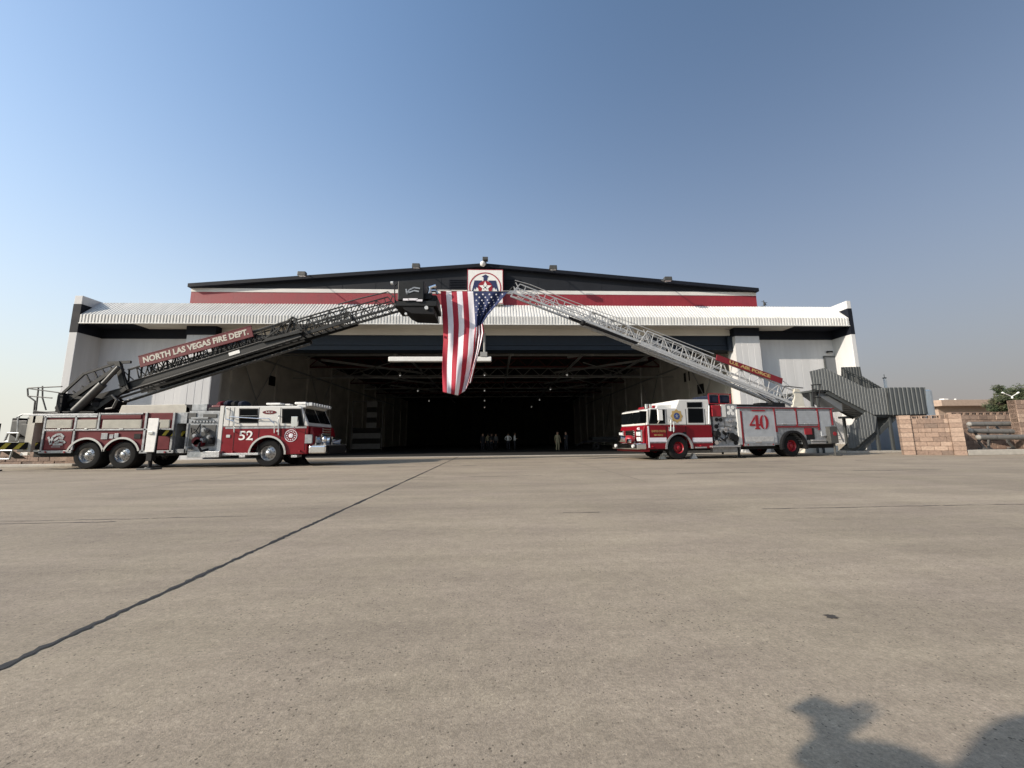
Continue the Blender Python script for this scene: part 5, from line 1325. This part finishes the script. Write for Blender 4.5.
# recessed wall behind the pipes and its side return
A2 = onY(966, 440, 21.6); W2 = Plane(A2.x, A2.y, R(-3))
hw2 = W2.at(985, 413.5)[1]
blockwall('block_wall', W2, -.6, 7.5, hw2, .3, 'darker recessed block wall with a pierced top course behind the grey cylinders', 8, False, False)
Rp = Plane(Bp.x-.1, Bp.y+.3, WP.a+R(82)); blockwall('block_wall', Rp, 0, 1.7, hw+.2, .3, 'short block wall return left of the grey cylinders', 9, False, False, False)
A3 = onY(1023, 440, 19.6); W3 = Plane(A3.x, A3.y, R(-8)); hw3 = W3.at(1023, 397.5)[1]
blockwall('block_wall', W3, 0, 4, hw3, .4, 'tall reddish block pier at the right edge of the photo', 12, False, False, False)
# twin lamps on the pier
c = W3.o+W3.x*.1+W3.y*.2
o = empty('pier_lamp', (c.x, c.y, hw3-.02), label='small V shaped twin lamp on top of the tall block pier', cat='lamp')
obj('lamp_arm', MB().tube((0, 0, 0), (0, 0, .12), .04).tube((0, 0, .1), (-.42, 0, .28), .02).tube((0, 0, .1), (.35, 0, .28), .02), 'white', o)
obj('lamp_head', MB().tube((-.42, 0, .28), (-.52, 0, .33), .04, 10).tube((.35, 0, .28), (.45, 0, .33), .04, 10), 'white', o)
# kerb in front of the pipes
a = onG(968, 457); b_ = onG(1030, 458.5)
kb = MB().box(Bp.x, Bp.x+9, Bp.y-.05, Bp.y+.35, 0, .28)
tag(obj('kerb', kb, 'kerb', None, .02), 'pale raised kerb below the grey cylinders', kind='structure')
tag(obj('planting_bed', MB().box(Bp.x+.05, Bp.x+9, Bp.y+.36, Bp.y+2.6, 0, .24), 'mulch' if 'mulch' in M else 'int_red', None), 'dark bed behind the kerb', kind='structure')
# three cylinders on chevron brackets
rows = [(966.5, 424.2, 1013, 423.8, 20.9, 'rear'), (967.8, 431, 1022, 431.5, 20.5, 'middle'), (975.5, 437.3, 1032, 437, 19.9, 'front')]
labs = ['highest and rearmost of the three stacked grey round ended cylinders beside the block wall', 'middle one of the three stacked grey round ended cylinders beside the block wall', 'lowest and frontmost of the three stacked grey round ended cylinders beside the block wall']
for (xa, ya, xb, yb, Y, _), lab in zip(rows, labs):
    p = onY(xa, ya, Y); q = onY(xb, yb, Y-.6); p = p+(q-p).normalized()*.15; d = (q-p)
    o = empty('round_cylinder', p, label=lab, cat='cylinder', group='grey cylinders stacked beside the block wall')
    r_ = .135
    obj('tube', MB().tube((0, 0, 0), d, r_, 18), 'pipe', o, smooth=True)
    obj('rounded_end', MB().ball((0, 0, 0), r_*1.0, 18, 12), 'pipe_end', o, smooth=True)
    obj('collar', MB().tube(d*.3, d*.305, r_*1.06, 18).tube(d*.7, d*.705, r_*1.06, 18), 'greysteel', o, smooth=True)
p = onY(992, 455, 20.3)
o = empty('cylinder_rack', (p.x, 20.3, .28), label='pale chevron shaped brackets holding up the three grey cylinders', cat='rack')
for xo in (-.5, 1.2):
    br_ = MB()
    zt_ = onY(992, 426, 20.3).z-.28
    br_.bar((xo+.2, .0, .0), (xo-.15, 0, .42), .06, .14); br_.bar((xo-.15, 0, .42), (xo+.15, 0, .78), .06, .14); br_.box(xo-.1, xo+.45, -.12, .12, 0, .08); br_.bar((xo+.5, .1, 0), (xo+.7, .1, zt_), .05, .08); br_.bar((xo-.9, .3, 0), (xo-.75, .3, .7), .06, .08)
    br_.bar((xo+.1, .15, .7), (xo+.1, .55, zt_), .08, .08)
    obj('bracket', br_, 'pipe', o, .01)
# ---- things beyond the wall
p = onY(928.9, 412, 31)
zt_ = onY(929.8, 391.3, 31).z
o = empty('water_tank', (p.x, 31, 0), label='tall pale tank standing between the staircase and the beige building', cat='tank')
obj('tank_body', MB().tube((0, 0, 0), (0, 0, zt_), .36, 20), 'tank', o, smooth=True); obj('tank_lid', MB().tube((0, 0, zt_), (0, 0, zt_+.12), .36, 20, .2), 'tank', o, smooth=True)
p = onY(886, 388, 30); z_ = onY(886, 378.5, 30).z
o = empty('vent_pipe', (p.x, 30, 0), label='thin white vent pipe rising behind the staircase landing', cat='pipe')
obj('pipe', MB().tube((0, 0, 0), (0, 0, z_), .10, 12), 'white', o); obj('cap', MB().tube((0, 0, z_), (0, 0, z_+.08), .13, 12).tube((0, 0, z_), (0, 0, z_+.35), .02), 'greysteel', o)
p0 = onY(934, 408, 52); p1 = onY(1000, 401, 52); z0, z1 = onY(950, 411, 52).z, onY(965, 402.2, 52).z
o = empty('low_building', (p0.x, 52, 0), label='low flat roofed beige building beyond the block wall', cat='building')
wd = p1.x-p0.x+12
obj('wall', MB().box(0.6, wd, 0, 14, 0, z1-.6), 'beige', o); obj('roof_slab', MB().box(-.2, wd+.5, -1.2, 15, z1-.6, z1+.25), 'beige', o, .02)
obj('roof_vent', MB().box(4.2, 4.9, 2, 2.6, z1+.25, z1+.75).tube((6, 2, z1), (6, 2, z1+.7), .12), 'white', o)
# trees
def tree(name, loc, h, r, label, seed, group=None, nleaf=5200):
    rnd = random.Random(seed); o = empty(name, loc, label=label, cat='tree', group=group)
    t = MB(); t.tube((0, 0, 0), (.1, 0, h*.45), .22, 10, .14); limbs = []
    for i in range(7):
        a = rnd.uniform(0, 6.28); e = Vector((math.cos(a)*r*.6, math.sin(a)*r*.6, h*rnd.uniform(.62, .9))); t.tube((.1, 0, h*rnd.uniform(.3, .45)), e, .09, 7, .03); limbs.append(e)
    obj('trunk', t, 'bark', o)
    cl = [(e+Vector((rnd.uniform(-.3, .3)*r, rnd.uniform(-.3, .3)*r, rnd.uniform(-.1, .12)*h)), rnd.uniform(.22, .42)*r) for e in limbs for _ in range(3)]
    b = MB()
    for _ in range(nleaf):
        c, cr_ = rnd.choice(cl); v = Vector((rnd.gauss(0, 1), rnd.gauss(0, 1), rnd.gauss(0, .8))); v = v.normalized()*cr_*rnd.random()**.4
        p = c+v; u = Vector((rnd.gauss(0, 1), rnd.gauss(0, 1), rnd.gauss(0, 1))).normalized(); w = u.orthogonal().normalized(); s = rnd.uniform(.08, .2)
        b.add([p, p+u*s+w*s*.4, p+u*s*2, p+u*s-w*s*.4], [(0, 1, 2, 3)])
    obj('crown', b, 'leaf', o); return o
def tp(px, py, Y): q = onY(px, py, Y); return q
q = tp(1019, 389, 42); tree('tree', (q.x, 42, 0), q.z+.2, 2.0, 'dense green tree behind the tall block pier at the right edge', 3)
q = tp(1040, 383, 46); tree('tree', (q.x, 46, 0), q.z+.4, 3.0, 'large green tree farthest right beyond the block wall', 4)
q = tp(996, 399, 44); tree('shrub', (q.x, 44, 0), q.z+.2, 1.3, 'small bushy shrub in front of the right end of the beige building', 5, nleaf=2200)
q = tp(900, 388, 60); 
# ---- left wall behind the truck
LWp = Plane(-36, 20.7, R(-.5)); hL = LWp.at(20, 444)[1]
blockwall('block_wall', LWp, 0, 15.2, hL, .3, 'long low brown block wall behind the rear of the truck marked 52', 21, False, True, False)
tag(obj('kerb', MB().box(-40, -20.4, 19.9, 20.3, 0, .13), 'kerb', None, .02), 'low kerb in front of the left block wall', kind='structure')

# ------------------------------------------------------------------ people
def skin_mesh(verts, edges, rad, sub=2, root=0):
    me = bpy.data.meshes.new('sk'); me.from_pydata([tuple(v) for v in verts], edges, [])
    o = bpy.data.objects.new('sk', me); COL.objects.link(o)
    o.modifiers.new('s', 'SKIN'); sv = me.skin_vertices[0].data
    for i, r in enumerate(rad): sv[i].radius = (r, r) if not isinstance(r, tuple) else r
    for i in range(len(rad)): sv[i].use_root = (i == root)
    ss = o.modifiers.new('u', 'SUBSURF'); ss.levels = sub; ss.render_levels = sub
    bpy.context.view_layer.update()
    out = bpy.data.meshes.new_from_object(o.evaluated_get(bpy.context.evaluated_depsgraph_get()))
    bpy.data.objects.remove(o); return out
def person(loc, rz, label, top, legs, h=1.78, arms='down', sub=1, group=None, hair='hair', hands=False, rarm=None, larm=None):
    k = h/1.78; V = []; E = []; Rr = []
    def v(x, y, z, r, par=None):
        V.append(Vector((x, y, z))*k); Rr.append((r[0]*k, r[1]*k) if isinstance(r, tuple) else r*k)
        if par is not None: E.append((par, len(V)-1))
        return len(V)-1
    pel = v(0, 0, .95, (.15, .11)); ab = v(0, 0, 1.10, (.135, .105), pel); ch = v(0, .0, 1.30, (.17, .115), ab); up = v(0, .0, 1.42, (.12, .09), ch)
    nk = v(0, -.01, 1.50, .058, up); hd0 = v(0, -.02, 1.58, .078, nk); hd1 = v(0, -.025, 1.66, .098, hd0); hd2 = v(0, -.015, 1.735, .082, hd1)
    skinv = {hd0, hd1, hd2, nk}
    handpts = []
    for sgn in (-1, 1):
        hip = v(sgn*.10, 0, .88, .095, pel); kn = v(sgn*.11, -.01, .50, .066, hip); an = v(sgn*.12, .02, .10, .045, kn); v(sgn*.13, -.12, .045, .042, an)
        sh = v(sgn*.19, 0, 1.42, .062, up)
        cfg = rarm if sgn < 0 else larm
        if cfg: el_, wr = Vector(cfg[0]), Vector(cfg[1])
        elif arms == 'down': el_, wr = Vector((sgn*.26, .02, 1.14)), Vector((sgn*.27, -.06, .90))
        elif arms == 'hips': el_, wr = Vector((sgn*.36, .08, 1.18)), Vector((sgn*.18, -.04, 1.02))
        else: el_, wr = Vector((sgn*.24, -.02, 1.14)), Vector((sgn*.06, -.22, 1.16))
        e = v(*el_, .062 if hands else .045, sh); w = v(*wr, .030, e); dr_ = (wr-el_).normalized(); hnd = v(*(wr+dr_*.07), (.036, .018) if hands else .034, w)
        handpts.append((wr, dr_, sgn))
        if not hands: v(*(wr+dr_*.14), .022, hnd)
    me = skin_mesh(V, E, Rr, sub)
    mts = [top, legs, 'skin', 'black']
    for m_ in mts: me.materials.append(M[m_])
    for p in me.polygons:
        c = p.center/k; p.use_smooth = True
        near = min((c-(w_+d_*.06)).length for w_, d_, s_ in handpts)
        if c.z > 1.50 and abs(c.x) < .14: mi = 2
        elif near < .10: mi = 2
        elif c.z < .085: mi = 3
        elif c.z < .96 and abs(c.x) < .235: mi = 1
        else: mi = 0
        p.material_index = mi
    me.name = 'person'
    o = bpy.data.objects.new('person', me); COL.objects.link(o); o.location = loc; o.rotation_euler = (0, 0, rz)
    tag(o, label, 'person', group)
    hb_ = MB().ball((0, .012*k, 1.70*k), .112*k, 14, 9, (.88, .98, .92)); hh_ = obj('hair', hb_, hair, o, smooth=True)
    fc = MB().ball((0, -.118*k, 1.655*k), .018*k, 8, 6, (.8, 1, 1.3)).ball((-.035*k, -.105*k, 1.68*k), .012*k, 8, 6).ball((.035*k, -.105*k, 1.68*k), .012*k, 8, 6).ball((-.09*k, -.01*k, 1.66*k), .022*k, 8, 6, (.5, .8, 1.3)).ball((.09*k, -.01*k, 1.66*k), .022*k, 8, 6, (.5, .8, 1.3))
    obj('face_features', fc, 'skin', o, smooth=True)
    if hands:
        for wr, dr_, sgn in handpts:
            sd_ = dr_.cross(Vector((0, 0, 1))).normalized() if abs(dr_.z) < .9 else Vector((1, 0, 0)); nn = dr_.cross(sd_).normalized()
            base = wr+dr_*.09
            VV = [base]; EE = []; RR_ = [.012]
            vs_ = []
            for i, ln in enumerate((.075, .085, .08, .062)):
                b0 = base+sd_*(-.030+.02*i); b1 = b0+dr_*ln*.45; b2 = b1+dr_*ln*.25-nn*ln*.25; b3 = b2-nn*ln*.35
                s0 = skin_mesh([q_*k for q_ in (b0-dr_*.03, b0, b1, b2, b3)], [(0, 1), (1, 2), (2, 3), (3, 4)], [.010*k, .0095*k, .009*k, .008*k, .007*k], 1)
                vs_.append(s0)
            th = wr+dr_*.035-sd_*.03; s0 = skin_mesh([q_*k for q_ in (th, th-sd_*.025+dr_*.03, th-sd_*.035+dr_*.06-nn*.015)], [(0, 1), (1, 2)], [.012*k, .010*k, .008*k], 1); vs_.append(s0)
            mb_ = MB()
            for s0 in vs_: mb_.add([q_.co for q_ in s0.vertices], [tuple(p_.vertices) for p_ in s0.polygons]); bpy.data.meshes.remove(s0)
            obj('fingers', mb_, 'skin', o, smooth=True)
    return o
G = 'people standing inside the dark hangar'
pe = [(482.8, 41, .4, 'darkcloth', 'darkcloth', 'down', 'person in dark clothes standing farthest left inside the hangar under the flag'),
      (488, 42, -2.6, 'khaki', 'darkcloth', 'down', 'person in a dull khaki top standing second from the left inside the hangar'),
      (491.5, 41.5, .8, 'darkcloth', 'darkcloth', 'hips', 'person in dark clothes with hands on hips left of the two white shirts'),
      (496, 43, -.6, 'pipecloth', 'darkcloth', 'down', 'person in a grey top closest to the left side of the two white shirts'),
      (508.3, 40.5, 3.0, 'shirtwhite', 'darkcloth', 'hips', 'person in a white shirt and dark trousers with elbows out inside the hangar'),
      (514.8, 39.5, 1.6, 'shirtwhite', 'darkcloth', 'front', 'person in a white shirt and dark trousers standing upright nearest the middle of the hangar'),
      (557.8, 36, .3, 'khaki', 'khaki', 'down', 'person in full khaki uniform standing inside the hangar right of the centre'),
      (566.3, 36.5, -.8, 'darkcloth', 'darkcloth', 'front', 'person in dark uniform standing just right of the one in khaki')]
M['pipecloth'] = mat('grey_cloth', (.16, .16, .16), .9)
for px, Y, rz, tp_, lg, ar, lab in pe:
    c = onY(px, 450, Y); person((c.x, Y, .01), rz, lab, tp_, lg, 1.78, ar, group=G)
c = onY(214.5, 460, 17); 
# photographer left of the camera (outside the picture) whose shadow falls on the apron
el = 1/math.tan(R(EL)); sh = Vector((math.sin(R(AZ))*el, math.cos(R(AZ))*el))
def caster(px, py, z): g_ = onG(px, py); return Vector((g_.x-sh.x*z, g_.y-sh.y*z, z))
hp_ = caster(822, 712, 1.50); sh_ = caster(975, 750, 1.58); hd_ = caster(1012, 732, 1.75)
print('CASTER', hp_, sh_, hd_, 'ratio', hp_.x/hp_.y, sh_.x/sh_.y)
hh_ = 1.90; kk_ = hh_/1.78
ploc = Vector((-.56, .05, 0)); prz = R(-90)    # faces -x ... local -y is forward
Minv = (Matrix.Translation(ploc) @ Matrix.Rotation(prz, 4, 'Z')).inverted()
def ploc_(w): return (Minv @ Vector(w))/kk_
wr_ = ploc_(hp_+Vector((.10, -.05, -.02))); print('wrist local', wr_)
# photographer pose solved from the shadow on the apron
hh_ = 1.90; kk_ = hh_/1.78
hd_ = caster(1026, 752, 1.66*kk_); ploc = Vector((hd_.x, hd_.y, 0)); prz = R(-90)
Minv = (Matrix.Translation(ploc) @ Matrix.Rotation(prz, 4, 'Z')).inverted()
hp_ = caster(820, 714, 1.46)
def L_(w): v_ = (Minv @ Vector(w))/kk_; return (v_.x, v_.y, v_.z)
wR = L_(hp_+Vector((-.02, -.10, -.03))); wL = L_(hp_+Vector((.03, -.13, -.05)))
def elb(w, sx): return ((w[0]+sx)*.5-.04*(1 if sx < 0 else -1), w[1]*.5-.02, (w[2]+1.42)/2-.08)
print('photographer', ploc, hp_, wR, wL)
ph = person(ploc, prz, 'person in a dark shirt holding a phone out at arms length beside the camera', 'darkcloth', 'pipecloth', hh_, hands=True, sub=2,
            rarm=(elb(wR, -.19), wR), larm=(elb(wL, .19), wL))
o = empty('phone', hp_, prz+.6, label='dark mobile phone held up in the hands of the person beside the camera', cat='phone')
obj('phone_body', MB().box(-.075, .085, -.006, .006, -.03, .06), 'black', o, .004); obj('phone_screen', MB().box(-.07, .08, .006, .008, -.025, .055), 'glass', o)
